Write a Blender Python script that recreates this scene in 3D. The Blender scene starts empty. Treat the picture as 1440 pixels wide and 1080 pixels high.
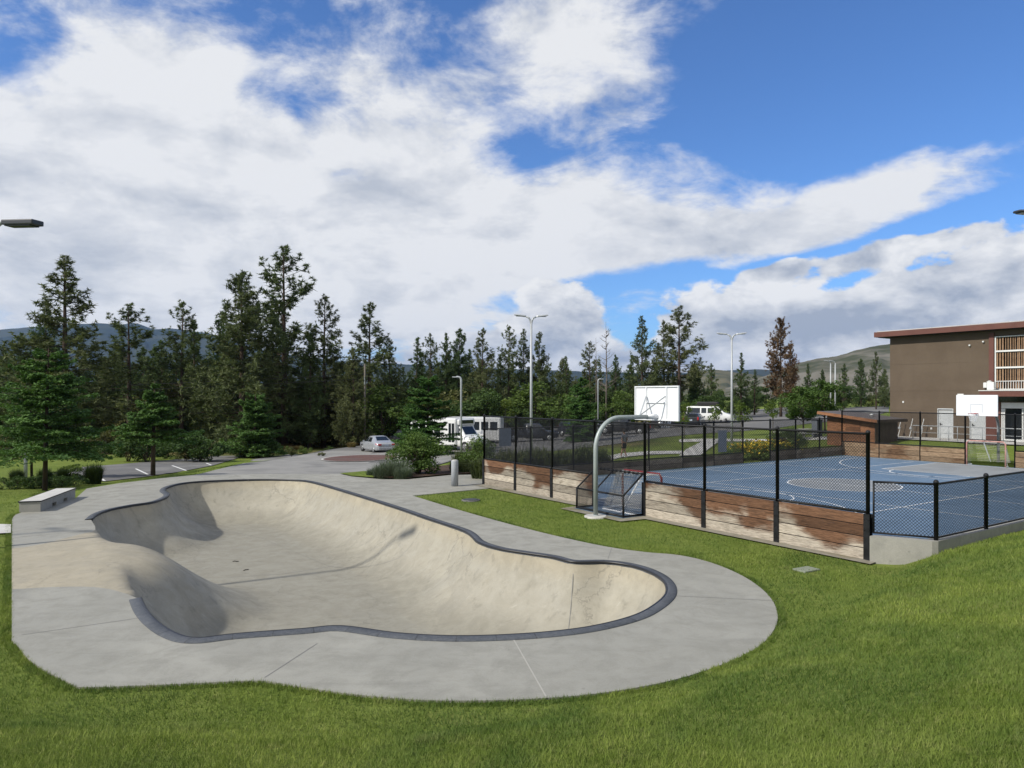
import bpy, bmesh, math, random
import numpy as np
from math import sin, cos, pi, radians, atan2, sqrt, exp, floor
from mathutils import Vector, Matrix
from mathutils.geometry import delaunay_2d_cdt

S = bpy.context.scene
COL = S.collection
rnd = random.Random(7)

# ------------------------------------------------------------------ camera
CAM_Z, HOR, FPX = 3.85, 556.0, 1000.0
cam_d = bpy.data.cameras.new('camera')
cam = bpy.data.objects.new('camera', cam_d)
COL.objects.link(cam)
cam.location = (0, 0, CAM_Z)
cam.rotation_euler = (pi / 2, 0, 0)
cam_d.sensor_width = 36.0
cam_d.lens = 36.0 * FPX / 1440.0
cam_d.shift_y = (HOR - 540.0) / 1440.0
cam_d.clip_start = 0.1
cam_d.clip_end = 60000
S.camera = cam

# ------------------------------------------------------------------ sun, view
SUN_EL = radians(40.5)
SUN_DIR = Vector((-0.871 * cos(SUN_EL), -0.491 * cos(SUN_EL), sin(SUN_EL))).normalized()   # towards the sun
sun_d = bpy.data.lights.new('sun', 'SUN')
sun_d.energy = 4.95
sun_d.angle = radians(1.5)
sun_d.color = (1.0, 0.945, 0.85)
sun = bpy.data.objects.new('sun', sun_d)
COL.objects.link(sun)
sun.rotation_euler = SUN_DIR.to_track_quat('Z', 'Y').to_euler()
sun.location = (-40, -25, 60)
S.view_settings.view_transform = 'Standard'
S.view_settings.look = 'None'
S.view_settings.gamma = 1
S.view_settings.exposure = 0.0
S.cycles.max_bounces = 6
S.cycles.diffuse_bounces = 3
S.cycles.glossy_bounces = 3
S.cycles.transmission_bounces = 4
S.cycles.transparent_max_bounces = 8
S.cycles.volume_bounces = 0
S.cycles.caustics_reflective = False
S.cycles.caustics_refractive = False
S.cycles.use_denoising = True

# ------------------------------------------------------------------ world: sky with clouds
W = bpy.data.worlds.new('World')
S.world = W
W.use_nodes = True
NT = W.node_tree
NT.nodes.clear()


class G:
    """small helper that writes node maths"""
    def __init__(s, nt): s.nt = nt
    def n(s, t, **kw):
        x = s.nt.nodes.new(t)
        for k, v in kw.items(): setattr(x, k, v)
        return x
    def put(s, sock, v):
        if hasattr(v, 'is_output'): s.nt.links.new(v, sock)
        else: sock.default_value = v
    def m(s, op, a, b=None, c=None, clamp=False):
        x = s.n('ShaderNodeMath', operation=op, use_clamp=clamp)
        for i, v in enumerate((a, b, c)):
            if v is not None: s.put(x.inputs[i], v)
        return x.outputs[0]
    def add(s, *a):
        r = a[0]
        for b in a[1:]: r = s.m('ADD', r, b)
        return r
    def mul(s, *a):
        r = a[0]
        for b in a[1:]: r = s.m('MULTIPLY', r, b)
        return r
    def ss(s, v, lo, hi, o0=0.0, o1=1.0):
        x = s.n('ShaderNodeMapRange', interpolation_type='SMOOTHSTEP')
        s.put(x.inputs['Value'], v)
        for k, q in (('From Min', lo), ('From Max', hi), ('To Min', o0), ('To Max', o1)): s.put(x.inputs[k], q)
        return x.outputs[0]
    def mix(s, f, a, b, blend='MIX'):
        x = s.n('ShaderNodeMix', data_type='RGBA', blend_type=blend)
        s.put(x.inputs[0], f)
        for i, v in ((6, a), (7, b)):
            if isinstance(v, (tuple, list)) and len(v) == 3: v = (*v, 1)
            s.put(x.inputs[i], v)
        return x.outputs[2]
    def noise(s, vec, scale, detail=4, rough=0.5, dist=0.0, lac=2.0, color=False, dim='3D'):
        x = s.n('ShaderNodeTexNoise', noise_dimensions=dim)
        if vec is not None: s.put(x.inputs['Vector'], vec)
        for k, q in (('Scale', scale), ('Detail', detail), ('Roughness', rough), ('Distortion', dist), ('Lacunarity', lac)):
            x.inputs[k].default_value = q
        return x.outputs['Color' if color else 'Fac']
    def xyz(s, x, y, z=0.0):
        q = s.n('ShaderNodeCombineXYZ')
        for i, v in enumerate((x, y, z)): s.put(q.inputs[i], v)
        return q.outputs[0]
    def sep(s, v):
        q = s.n('ShaderNodeSeparateXYZ')
        s.put(q.inputs[0], v)
        return q.outputs
    def mapping(s, vec, loc=(0, 0, 0), rot=(0, 0, 0), sc=(1, 1, 1), kind='POINT'):
        q = s.n('ShaderNodeMapping', vector_type=kind)
        s.put(q.inputs[0], vec)
        q.inputs['Location'].default_value = loc
        q.inputs['Rotation'].default_value = rot
        q.inputs['Scale'].default_value = sc
        return q.outputs[0]


g = G(NT)
geo = g.n('ShaderNodeTexCoord').outputs['Generated']
dx, dy, dz = g.sep(geo)[0:3]
az = g.m('ARCTAN2', dx, dy)
el = g.m('ARCSINE', dz)
ae = g.xyz(az, el, 0.0)


def sky_pos(px, py):
    a = atan2(px - 720, FPX)
    return a, atan2(HOR - py, sqrt(FPX ** 2 + (px - 720) ** 2))


def blob(px, py, sx, sy, rot=0.0, amp=1.0):
    """soft ellipse of cloud cover in azimuth / elevation (radians)"""
    a, e = sky_pos(px, py)
    v = g.mapping(ae, (a, e, 0), (0, 0, radians(rot)), (sx, sy, 1), 'TEXTURE')
    ln = g.n('ShaderNodeVectorMath', operation='LENGTH')
    g.put(ln.inputs[0], v)
    return g.mul(g.ss(ln.outputs['Value'], 0.0, 1.0, 1.0, 0.0), amp)


zden = g.m('MAXIMUM', g.add(dz, 0.22), 0.10)
plane = g.xyz(g.m('DIVIDE', dx, zden), g.m('DIVIDE', dy, zden), 0.0)
warp = g.noise(plane, 1.3, 3, 0.5, color=True)
pw = g.n('ShaderNodeVectorMath', operation='MULTIPLY_ADD')
g.put(pw.inputs[0], warp); pw.inputs[1].default_value = (0.5, 0.5, 0); g.put(pw.inputs[2], plane)
planew = pw.outputs[0]
aes = g.mapping(ae, sc=(1, 1.7, 1))
n_hi = g.noise(g.mapping(planew, (3.1, 7.7, 0), (0, 0, radians(-20)), (1.0, 1.2, 1)), 3.4, 14, 0.64, 0.15)
n_big = g.noise(g.mapping(planew, (1.3, 4.7, 0)), 1.5, 4, 0.55)
n_ae = g.noise(g.mapping(aes, (0.3, 1.4, 0)), 6.5, 12, 0.60, 0.25)
n_a2 = g.noise(g.mapping(aes, (0.3 + 0.030, 1.4 - 0.06, 0)), 6.5, 8, 0.60, 0.25)
# --- upper broken layer
cov_hi = g.add(
    blob(60, 330, 0.75, 0.34, 0, 0.95),
    blob(330, 200, 0.72, 0.40, 0, 0.72),
    blob(620, 330, 0.42, 0.20, 0, 0.75),
    blob(880, 50, 0.36, 0.27, 20, 0.72),
    blob(650, 90, 0.26, 0.22, 0, 0.30),
    blob(1000, 330, 0.52, 0.115, 7, 1.30),
    blob(1330, 235, 0.36, 0.085, 14, 1.15),
    blob(760, 330, 0.25, 0.11, -5, 0.6),
    blob(470, 420, 0.55, 0.12, 0, 0.8),
    g.mul(g.ss(dy, 0.5, 0.0), 0.95),
)
holes = g.add(blob(20, 95, 0.09, 0.07, 0, 0.40), blob(725, 215, 0.13, 0.12, -30, 0.7), blob(520, 408, 0.13, 0.035, 0, 0.45), blob(405, 140, 0.10, 0.035, -12, 0.25),
              blob(890, 392, 0.30, 0.042, 5, 1.3), blob(1330, 318, 0.30, 0.028, 14, 1.1), blob(1120, 372, 0.16, 0.020, 8, .9), blob(470, 245, 0.10, 0.03, 10, 0.4), blob(690, 420, 0.09, 0.035, 0, 0.5), blob(930, 175, 0.16, 0.05, 18, 0.5), blob(1340, 50, 0.42, 0.30, 0, 1.6))
f_hi = g.add(cov_hi, g.ss(cov_hi, 0.0, 0.15, -1.2, 0.0), g.mul(holes, -1.0), g.mul(g.add(n_hi, -0.5), 1.7), g.mul(g.add(n_big, -0.5), 0.9), g.mul(g.add(n_ae, -0.5), 2.0))
d_hi = g.ss(f_hi, 0.24, 1.0)
# --- low heaped clouds near the horizon
n_cu = g.noise(g.mapping(aes, (2.3, 0.4, 0)), 13.0, 10, 0.55, 0.2)
cov_lo = g.add(
    blob(785, 455, 0.105, 0.085, 0, 1.2),
    blob(700, 490, 0.16, 0.06, 0, 0.8),
    blob(1020, 455, 0.16, 0.075, 0, 1.15),
    blob(1200, 452, 0.22, 0.075, 8, 1.2),
    blob(1410, 415, 0.20, 0.105, 12, 1.3),
    blob(1085, 383, 0.06, 0.022, 8, 0.9),
    blob(1220, 360, 0.18, 0.030, 10, 0.85),
    blob(900, 515, 0.9, 0.05, 0, 0.9),
)
f_lo = g.add(cov_lo, g.mul(g.add(n_cu, -0.5), 1.9))
d_lo = g.mul(g.ss(f_lo, 0.30, 0.52), g.ss(cov_lo, 0.03, 0.20))
# --- light and dark inside the clouds: the density sampled again a little towards the sun
n_lit = g.noise(g.mapping(aes, (2.3 + 0.020, 0.4 - 0.045, 0)), 13.0, 6, 0.55, 0.2)
lit = g.add(g.mul(g.add(n_cu, g.mul(n_lit, -1.0)), 2.6), 0.62)
n_g = g.noise(g.mapping(aes, (5.1, 0.2, 0)), 3.6, 6, 0.55, 0.4)
n_h2 = g.noise(g.mapping(planew, (3.1 + 0.10, 7.7 + 0.05, 0), (0, 0, radians(-20)), (1.0, 1.2, 1)), 3.4, 8, 0.64, 0.15)
dark_hi = g.add(g.mul(g.ss(n_g, 0.40, 0.72), 0.40), blob(40, 345, 0.20, 0.045, 0, 0.60), blob(60, 262, 0.36, 0.06, 0, 0.38), blob(560, 300, 0.28, 0.06, 0, 0.12), g.mul(g.add(n_h2, g.mul(n_hi, -1.0)), 1.1), g.mul(g.add(n_a2, g.mul(n_ae, -1.0)), 2.6))
dark_hi = g.m('MINIMUM', g.m('MAXIMUM', dark_hi, 0.0), 1.0)
c_hi = g.mix(dark_hi, (0.86, 0.87, 0.885), (0.52, 0.56, 0.63))
c_lo = g.mix(g.m('MAXIMUM', g.m('MINIMUM', g.add(lit, g.mul(blob(1240, 452, 0.34, 0.045, 4), -0.50), g.mul(blob(800, 480, 0.12, 0.05), -0.35)), 1.0), 0.0), (0.40, 0.45, 0.54), (0.92, 0.925, 0.93))

sky = g.n('ShaderNodeTexSky', sky_type='NISHITA')
sky.sun_disc = False
sky.sun_elevation = SUN_EL
sky.sun_rotation = atan2(SUN_DIR.x, SUN_DIR.y)
sky.altitude = 400
sky.air_density = 1.0
sky.dust_density = 0.6
sky.ozone_density = 1.6
SKY_STR = 0.1
blue = g.mix(1.0, sky.outputs[0], (0.70, 1.08, 1.60), 'MULTIPLY')
k = 1.0 / SKY_STR


def scaled(c):
    x = g.n('ShaderNodeVectorMath', operation='SCALE')
    g.put(x.inputs[0], c); x.inputs['Scale'].default_value = k
    return x.outputs[0]


skyc = g.mix(g.mul(d_hi, 0.97), blue, scaled(c_hi))
skyc = g.mix(g.mul(d_lo, 0.98), skyc, scaled(c_lo))
bg = g.n('ShaderNodeBackground')
bg.inputs['Strength'].default_value = SKY_STR
g.put(bg.inputs['Color'], skyc)
out = g.n('ShaderNodeOutputWorld')
NT.links.new(bg.outputs[0], out.inputs[0])
W.cycles.sampling_method = 'MANUAL'
W.cycles.sample_map_resolution = 512

# ================================================================== helpers
def tag(o, label=None, cat=None, group=None, kind=None):
    if label: o['label'] = label
    if cat: o['category'] = cat
    if group: o['group'] = group
    if kind: o['kind'] = kind
    return o


def empty(name, loc=(0, 0, 0), rz=0.0, label=None, cat=None, group=None):
    o = bpy.data.objects.new(name, None)
    o.empty_display_size = 0.2
    COL.objects.link(o)
    o.location = loc
    o.rotation_euler = (0, 0, rz)
    return tag(o, label, cat, group)


def link(name, me, parent=None, loc=(0, 0, 0), rz=0.0):
    o = bpy.data.objects.new(name, me)
    COL.objects.link(o)
    o.location = loc
    o.rotation_euler = (0, 0, rz)
    if parent: o.parent = parent
    return o


def copy_tree(o, parent=None):
    c = o.copy()
    COL.objects.link(c)
    if parent: c.parent = parent
    for ch in list(o.children): copy_tree(ch, c)
    return c


def np_mesh(name, v, f, mat=None, smooth=False):
    """v (n,3), f (m,k) arrays -> mesh"""
    v = np.asarray(v, np.float32); f = np.asarray(f, np.int32)
    me = bpy.data.meshes.new(name)
    m, k_ = f.shape
    me.vertices.add(len(v)); me.vertices.foreach_set('co', v.ravel())
    me.loops.add(m * k_); me.loops.foreach_set('vertex_index', f.ravel())
    me.polygons.add(m)
    me.polygons.foreach_set('loop_start', np.arange(0, m * k_, k_, dtype=np.int32))
    me.polygons.foreach_set('loop_total', np.full(m, k_, np.int32))
    if smooth: me.polygons.foreach_set('use_smooth', np.ones(m, bool))
    me.update(calc_edges=True)
    if mat: me.materials.append(mat)
    return me


class MB:
    """collects simple shapes, then becomes ONE mesh"""
    def __init__(s): s.v = []; s.f = []; s.sm = []
    def face(s, pts, smooth=False):
        n = len(s.v); s.v += [tuple(p) for p in pts]; s.f.append(tuple(range(n, n + len(pts)))); s.sm.append(smooth)
    def box(s, c, d, rz=0.0, M=None, bev=0.0):
        x, y, z = d[0] / 2, d[1] / 2, d[2] / 2
        b = min(bev, x * .9, y * .9, z * .9)
        pts, fs = [], []
        if b <= 0:
            pts = [(-x, -y, -z), (x, -y, -z), (x, y, -z), (-x, y, -z), (-x, -y, z), (x, -y, z), (x, y, z), (-x, y, z)]
            fs = [(0, 3, 2, 1), (4, 5, 6, 7), (0, 1, 5, 4), (1, 2, 6, 5), (2, 3, 7, 6), (3, 0, 4, 7)]
        else:
            bm = bmesh.new()
            bmesh.ops.create_cube(bm, size=1.0)
            bmesh.ops.scale(bm, vec=d, verts=bm.verts)
            bmesh.ops.bevel(bm, geom=bm.edges[:] , offset=b, segments=2, profile=0.6, affect='EDGES')
            bm.verts.index_update()
            pts = [v.co[:] for v in bm.verts]; fs = [tuple(v.index for v in f.verts) for f in bm.faces]
            bm.free()
        n = len(s.v); cr, sr = cos(rz), sin(rz)
        for p in pts:
            q = Vector(p)
            if M is not None: q = M @ q
            s.v.append((c[0] + q.x * cr - q.y * sr, c[1] + q.x * sr + q.y * cr, c[2] + q.z))
        for f in fs: s.f.append(tuple(i + n for i in f)); s.sm.append(False)
    def bar(s, a, b, w, h=None, up=(0, 0, 1)):
        """square bar from a to b"""
        a, b = Vector(a), Vector(b); h = h or w
        d = (b - a).normalized(); u = Vector(up)
        if abs(d.dot(u)) > .98: u = Vector((1, 0, 0))
        sd = d.cross(u).normalized(); u = sd.cross(d)
        n = len(s.v)
        for p in (a, b):
            for i, j in ((-1, -1), (1, -1), (1, 1), (-1, 1)): s.v.append(tuple(p + sd * i * w / 2 + u * j * h / 2))
        for f in ((0, 1, 2, 3), (7, 6, 5, 4), (0, 4, 5, 1), (1, 5, 6, 2), (2, 6, 7, 3), (3, 7, 4, 0)): s.f.append(tuple(i + n for i in f)); s.sm.append(False)
    def tube(s, pts, r, n=8, cap=True):
        pts = [Vector(p) for p in pts]
        rs = r if isinstance(r, (list, tuple)) else [r] * len(pts)
        base = len(s.v); up = Vector((0.123, 0.2, 1)).normalized()
        prev = None
        for i, p in enumerate(pts):
            d = (pts[min(i + 1, len(pts) - 1)] - pts[max(i - 1, 0)]).normalized()
            if prev is None:
                a = d.cross(up if abs(d.dot(up)) < .95 else Vector((1, 0, 0))).normalized()
            else:
                a = (prev - d * prev.dot(d)).normalized()
            prev = a; b = d.cross(a)
            for q in range(n):
                t = 2 * pi * q / n
                s.v.append(tuple(p + (a * cos(t) + b * sin(t)) * rs[i]))
        for i in range(len(pts) - 1):
            for q in range(n):
                q2 = (q + 1) % n
                s.f.append((base + i * n + q, base + i * n + q2, base + (i + 1) * n + q2, base + (i + 1) * n + q)); s.sm.append(True)
        if cap:
            s.f.append(tuple(base + q for q in reversed(range(n)))); s.sm.append(False)
            e = base + (len(pts) - 1) * n
            s.f.append(tuple(e + q for q in range(n))); s.sm.append(False)
    def lathe(s, prof, c=(0, 0, 0), n=16, axis='z'):
        """prof: (radius, height) pairs"""
        base = len(s.v)
        for r, h in prof:
            for q in range(n):
                t = 2 * pi * q / n
                if axis == 'z': p = (c[0] + r * cos(t), c[1] + r * sin(t), c[2] + h)
                elif axis == 'y': p = (c[0] + r * cos(t), c[1] + h, c[2] + r * sin(t))
                else: p = (c[0] + h, c[1] + r * cos(t), c[2] + r * sin(t))
                s.v.append(p)
        for i in range(len(prof) - 1):
            for q in range(n):
                q2 = (q + 1) % n
                s.f.append((base + i * n + q, base + i * n + q2, base + (i + 1) * n + q2, base + (i + 1) * n + q)); s.sm.append(True)
        s.f.append(tuple(base + q for q in reversed(range(n)))); s.sm.append(False)
        e = base + (len(prof) - 1) * n
        s.f.append(tuple(e + q for q in range(n))); s.sm.append(False)
    def prism(s, poly, z0, z1):
        n = len(poly); b = len(s.v)
        s.v += [(p[0], p[1], z0) for p in poly] + [(p[0], p[1], z1) for p in poly]
        s.f.append(tuple(b + i for i in reversed(range(n)))); s.f.append(tuple(b + n + i for i in range(n))); s.sm += [False, False]
        for i in range(n):
            j = (i + 1) % n
            s.f.append((b + i, b + j, b + n + j, b + n + i)); s.sm.append(False)
    def mesh(s, name, mat, fix=True):
        me = bpy.data.meshes.new(name)
        me.from_pydata(s.v, [], s.f)
        me.polygons.foreach_set('use_smooth', s.sm)
        if fix:
            bm = bmesh.new(); bm.from_mesh(me)
            bmesh.ops.recalc_face_normals(bm, faces=bm.faces); bm.to_mesh(me); bm.free()
        if mat: me.materials.append(mat)
        me.update()
        return me
    def build(s, name, mat, parent=None, loc=(0, 0, 0), rz=0.0):
        return link(name, s.mesh(name, mat), parent, loc, rz)


def catmull(P, n=6, closed=False):
    P = [np.array(p, float) for p in P]; out_ = []
    N = len(P)
    for i in range(N if closed else N - 1):
        p0 = P[(i - 1) % N] if closed or i > 0 else P[0]
        p1, p2 = P[i], P[(i + 1) % N]
        p3 = P[(i + 2) % N] if closed or i + 2 < N else P[-1]
        for t in np.arange(n) / n:
            out_.append(.5 * ((2 * p1) + (-p0 + p2) * t + (2 * p0 - 5 * p1 + 4 * p2 - p3) * t ** 2 + (-p0 + 3 * p1 - 3 * p2 + p3) * t ** 3))
    if not closed: out_.append(P[-1])
    return [tuple(p) for p in out_]


def at(px, py, Y):
    """a point seen at that place of the picture, at distance Y"""
    return Vector(((px - 720) / FPX * Y, Y, CAM_Z - (py - HOR) / FPX * Y))


def flat(px, py, z=0.0):
    Y = (CAM_Z - z) * FPX / (py - HOR)
    return ((px - 720) / FPX * Y, Y)


# ================================================================== materials
MATS = {}


def pbr(name, fn=None, base=(.5, .5, .5), rough=.6, metal=0.0, spec=.4, coat=0.0, emit=None):
    if name in MATS: return MATS[name]
    m = bpy.data.materials.new(name); m.use_nodes = True
    nt = m.node_tree; b = nt.nodes['Principled BSDF']
    b.inputs['Base Color'].default_value = (*base, 1); b.inputs['Roughness'].default_value = rough
    b.inputs['Metallic'].default_value = metal; b.inputs['Specular IOR Level'].default_value = spec
    b.inputs['Coat Weight'].default_value = coat
    if fn: fn(G(nt), b)
    MATS[name] = m
    return m


def ocoord(q): return q.n('ShaderNodeTexCoord').outputs['Object']
def wcoord(q): return q.n('ShaderNodeNewGeometry').outputs['Position']


def bump(q, b, h, dist, strength=1.0):
    x = q.n('ShaderNodeBump'); x.inputs['Distance'].default_value = dist; x.inputs['Strength'].default_value = strength
    q.put(x.inputs['Height'], h); q.nt.links.new(x.outputs[0], b.inputs['Normal'])


def speckled(c1, c2, scale=3.0, detail=8, rough=(.6, .8), bmp=0.0, c3=None, s3=0.4, coord=ocoord):
    """colour wandering between two or three tones"""
    def fn(q, b):
        p = coord(q)
        f = q.ss(q.noise(p, scale, detail, .65), .32, .68)
        c = q.mix(f, c1, c2)
        if c3: c = q.mix(q.ss(q.noise(p, s3, 5, .6, .6), .48, .72), c, c3)
        q.put(b.inputs['Base Color'], c)
        q.put(b.inputs['Roughness'], q.ss(f, 0, 1, *rough))
        if bmp: bump(q, b, q.noise(p, scale * 9, 6, .7), bmp)
    return fn


def f_concrete(c1, c2, c3, fleck=.35):
    def fn(q, b):
        p = wcoord(q)
        big = q.ss(q.noise(p, .35, 6, .62, .8), .3, .7)
        med = q.ss(q.noise(p, 1.7, 8, .68, .4), .34, .72)
        fin = q.noise(p, 38, 4, .7)
        c = q.mix(big, c1, c2)
        c = q.mix(q.mul(med, .72), c, c3)
        sx = q.noise(q.mapping(p, rot=(0, 0, .6), sc=(.25, 2.2, 1)), 1.4, 7, .6, .5)
        c = q.mix(q.mul(q.ss(sx, .54, .74), .35), c, tuple(x * .62 for x in c1))
        c = q.mix(1.0, c, q.mix(fin, (1 - fleck,) * 3, (1 + fleck,) * 3), 'MULTIPLY')
        spot = q.ss(q.noise(p, 7, 3, .5), .70, .76)
        c = q.mix(q.mul(spot, .35), c, (.09, .088, .08))
        q.put(b.inputs['Base Color'], c)
        q.put(b.inputs['Roughness'], q.ss(med, 0, 1, .62, .85))
        bump(q, b, q.add(q.mul(fin, .5), q.noise(p, 90, 3, .6)), .0025)
    return fn


M_deck = pbr('deck concrete', f_concrete((.250, .245, .214), (.308, .301, .263), (.198, .195, .172), .20), spec=.3)


def f_bowl(q, b):
    p = wcoord(q)
    z = q.sep(p)[2]
    big = q.ss(q.noise(p, .4, 6, .62, 1.0), .3, .7)
    med = q.ss(q.noise(p, 1.9, 9, .7, .5), .30, .72)
    fin = q.noise(p, 45, 4, .7)
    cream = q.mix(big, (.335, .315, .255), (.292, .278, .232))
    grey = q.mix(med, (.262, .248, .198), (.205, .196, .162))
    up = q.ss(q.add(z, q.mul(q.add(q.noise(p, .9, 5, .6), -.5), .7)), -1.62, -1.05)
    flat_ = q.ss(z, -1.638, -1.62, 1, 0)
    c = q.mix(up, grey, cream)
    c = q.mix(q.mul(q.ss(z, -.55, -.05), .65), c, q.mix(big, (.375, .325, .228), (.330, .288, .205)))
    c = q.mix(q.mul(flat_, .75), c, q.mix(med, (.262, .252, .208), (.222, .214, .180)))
    c = q.mix(q.mul(med, .45), c, (.215, .198, .155))
    # run-off streaks down the walls, tyre and wheel marks
    st = q.noise(q.mapping(p, sc=(2.6, 2.6, .16)), 1.5, 8, .62, .2)
    c = q.mix(q.mul(q.ss(st, .54, .72), .50), c, (.16, .15, .12))
    rub = q.noise(q.mapping(p, rot=(0, 0, -.75), sc=(.10, 1.6, .2)), 1.3, 8, .66, .6)
    c = q.mix(q.mul(q.ss(rub, .58, .70), .36), c, (.17, .165, .142))
    sc = q.noise(q.mapping(p, rot=(0, 0, .5), sc=(.5, 3.5, 1.0)), 2.6, 9, .72, 1.2)
    c = q.mix(q.mul(q.ss(sc, .60, .70), .40), c, (.44, .425, .375))
    sm = q.noise(p, .75, 7, .68, 1.0)
    c = q.mix(q.mul(q.ss(sm, .52, .66), .34), c, (.205, .195, .165))
    # fine wandering cracks
    vor = q.n('ShaderNodeTexVoronoi', feature='DISTANCE_TO_EDGE')
    q.put(vor.inputs['Vector'], q.add(0, 0) if False else q.mapping(p, sc=(1, 1, .6)))
    vor.inputs['Scale'].default_value = .42
    wv = q.n('ShaderNodeVectorMath', operation='MULTIPLY_ADD')
    q.put(wv.inputs[0], q.noise(p, 2.2, 6, .7, color=True)); wv.inputs[1].default_value = (.7, .7, .7); q.put(wv.inputs[2], p)
    q.put(vor.inputs['Vector'], wv.outputs[0])
    cr = q.ss(vor.outputs['Distance'], .0, .010, 1, 0)
    c = q.mix(q.mul(cr, q.ss(q.noise(p, .35, 2), .50, .6), .55), c, (.13, .12, .10))
    c = q.mix(1.0, c, q.mix(fin, (.86,) * 3, (1.14,) * 3), 'MULTIPLY')
    q.put(b.inputs['Base Color'], c)
    q.put(b.inputs['Roughness'], q.ss(med, 0, 1, .6, .8))
    bump(q, b, fin, .003)


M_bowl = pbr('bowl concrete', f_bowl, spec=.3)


def f_coping(q, b):
    uv = q.n('ShaderNodeUVMap').outputs[0]
    br = q.n('ShaderNodeTexBrick'); q.put(br.inputs['Vector'], uv)
    br.inputs['Scale'].default_value = 1.0
    br.inputs['Brick Width'].default_value = .62; br.inputs['Row Height'].default_value = .5
    br.inputs['Mortar Size'].default_value = .008
    br.inputs['Color1'].default_value = (.058, .065, .077, 1); br.inputs['Color2'].default_value = (.078, .086, .10, 1); br.inputs['Mortar'].default_value = (.035, .037, .042, 1)
    p = wcoord(q)
    n_ = q.ss(q.noise(p, 16, 8, .75), .35, .75)
    c = q.mix(q.mul(n_, .45), br.outputs['Color'], (.15, .158, .17))
    q.put(b.inputs['Base Color'], c)
    bump(q, b, q.noise(p, 30, 6, .7), .01)


M_coping = pbr('coping stone', f_coping, rough=.8, spec=.15)
M_dark_steel = pbr('dark steel', base=(.018, .019, .022), rough=.42, metal=.0, spec=.5)
M_joint = pbr('joint', base=(.19, .187, .178), rough=.9)
M_joint_pale = pbr('joint pale', base=(.355, .345, .31), rough=.9)


def f_ground(q, b):
    p = wcoord(q); x, y, z = q.sep(p)[0:3]
    n1 = q.noise(p, .45, 6, .6, .5); n2 = q.noise(p, 3.5, 6, .7); n3 = q.noise(p, 40, 3, .7)
    lawn = q.mix(q.ss(n1, .3, .7), (.118, .162, .028), (.165, .205, .046))
    lawn = q.mix(q.mul(q.ss(n2, .42, .72), .5), lawn, (.075, .115, .018))
    lawn = q.mix(q.mul(q.ss(q.noise(p, .8, 5, .6), .56, .72), .35), lawn, (.22, .215, .075))
    lawn = q.mix(1.0, lawn, q.mix(n3, (.55,) * 3, (1.45,) * 3), 'MULTIPLY')
    wild = q.mix(q.ss(q.noise(p, .12, 6, .65), .35, .65), (.05, .07, .018), (.19, .155, .065))
    wild = q.mix(q.mul(q.ss(q.noise(p, .9, 7, .7), .45, .65), .6), wild, (.035, .045, .015))
    far = q.ss(q.add(y, q.mul(x, .28), q.mul(q.noise(p, .2, 3), 8)), 58, 66)
    right = q.ss(q.m('DIVIDE', x, q.m('MAXIMUM', y, 1.0)), .18, .25, 1, 0)
    c = q.mix(q.mul(far, right), lawn, wild)
    q.put(b.inputs['Base Color'], c); b.inputs['Roughness'].default_value = .95; b.inputs['Specular IOR Level'].default_value = .1
    bump(q, b, q.add(n3, q.mul(n2, 2)), .03)


M_ground = pbr('lawn', f_ground)
M_asphalt = pbr('asphalt', speckled((.115, .113, .110), (.15, .147, .142), 1.2, 10, (.8, .95), .004, (.19, .185, .175), .22, wcoord), spec=.2)
M_plaza = pbr('pale asphalt', speckled((.20, .197, .187), (.26, .255, .24), .9, 10, (.8, .95), .004, (.17, .168, .16), .3, wcoord), spec=.2)
M_walk = pbr('walk concrete', speckled((.42, .41, .385), (.50, .49, .46), 1.1, 9, (.7, .9), .003, (.36, .35, .33), .5, wcoord), spec=.3)
M_white_paint = pbr('road paint', speckled((.72, .72, .70), (.60, .60, .58), 9, 6, coord=wcoord))
M_court = pbr('court blue', speckled((.100, .158, .230), (.124, .185, .262), .7, 8, (.55, .75), .001, (.088, .138, .202), .35, wcoord), spec=.35)
M_court_grey = pbr('court grey', speckled((.20, .215, .225), (.235, .25, .26), .8, 8, (.55, .75), coord=wcoord))
M_line = pbr('court line', speckled((.70, .72, .73), (.60, .63, .66), 5, 6, coord=wcoord))
M_mulch = pbr('bark mulch', speckled((.045, .026, .016), (.085, .05, .03), 14, 6, (.9, 1), .02, (.03, .02, .013), 1.5, wcoord))

# ================================================================== terrain
UX, UY = .83, .557            # along the court, away from the camera
VX, VY = .557, -.83           # across the court, towards the camera
nn = sqrt(UX * UX + UY * UY); UX, UY = UX / nn, UY / nn; VX, VY = UY, -UX
AX, AY = -1.2, 30.8           # left court corner
ANG_V = atan2(VY, VX); ANG_U = atan2(UY, UX)
NW, LL = 7 * 2.44, 27.1       # fenced near end, length of the long side


def cw(s, t):
    """court coordinates: s across (v), t along (u)"""
    return (AX + VX * s + UX * t, AY + VY * s + UY * t)


TOE = [(-40, 16), (-14, 11.5), (-9, 9.8), (-5.8, 9.15), (-1.4, 8.75), (2, 9.7), (4.73, 12.3), (6.5, 14.2), (7.9, 15.7), (8.6, 16.5), (9.5, 17.5), (13.4, 20.3), (20, 25), (40, 39)]


def sst(v, a, b):
    t = min(1, max(0, (v - a) / (b - a))); return t * t * (3 - 2 * t)


def nst(v, a, b):
    t = np.clip((v - a) / (b - a), 0, 1); return t * t * (3 - 2 * t)


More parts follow.
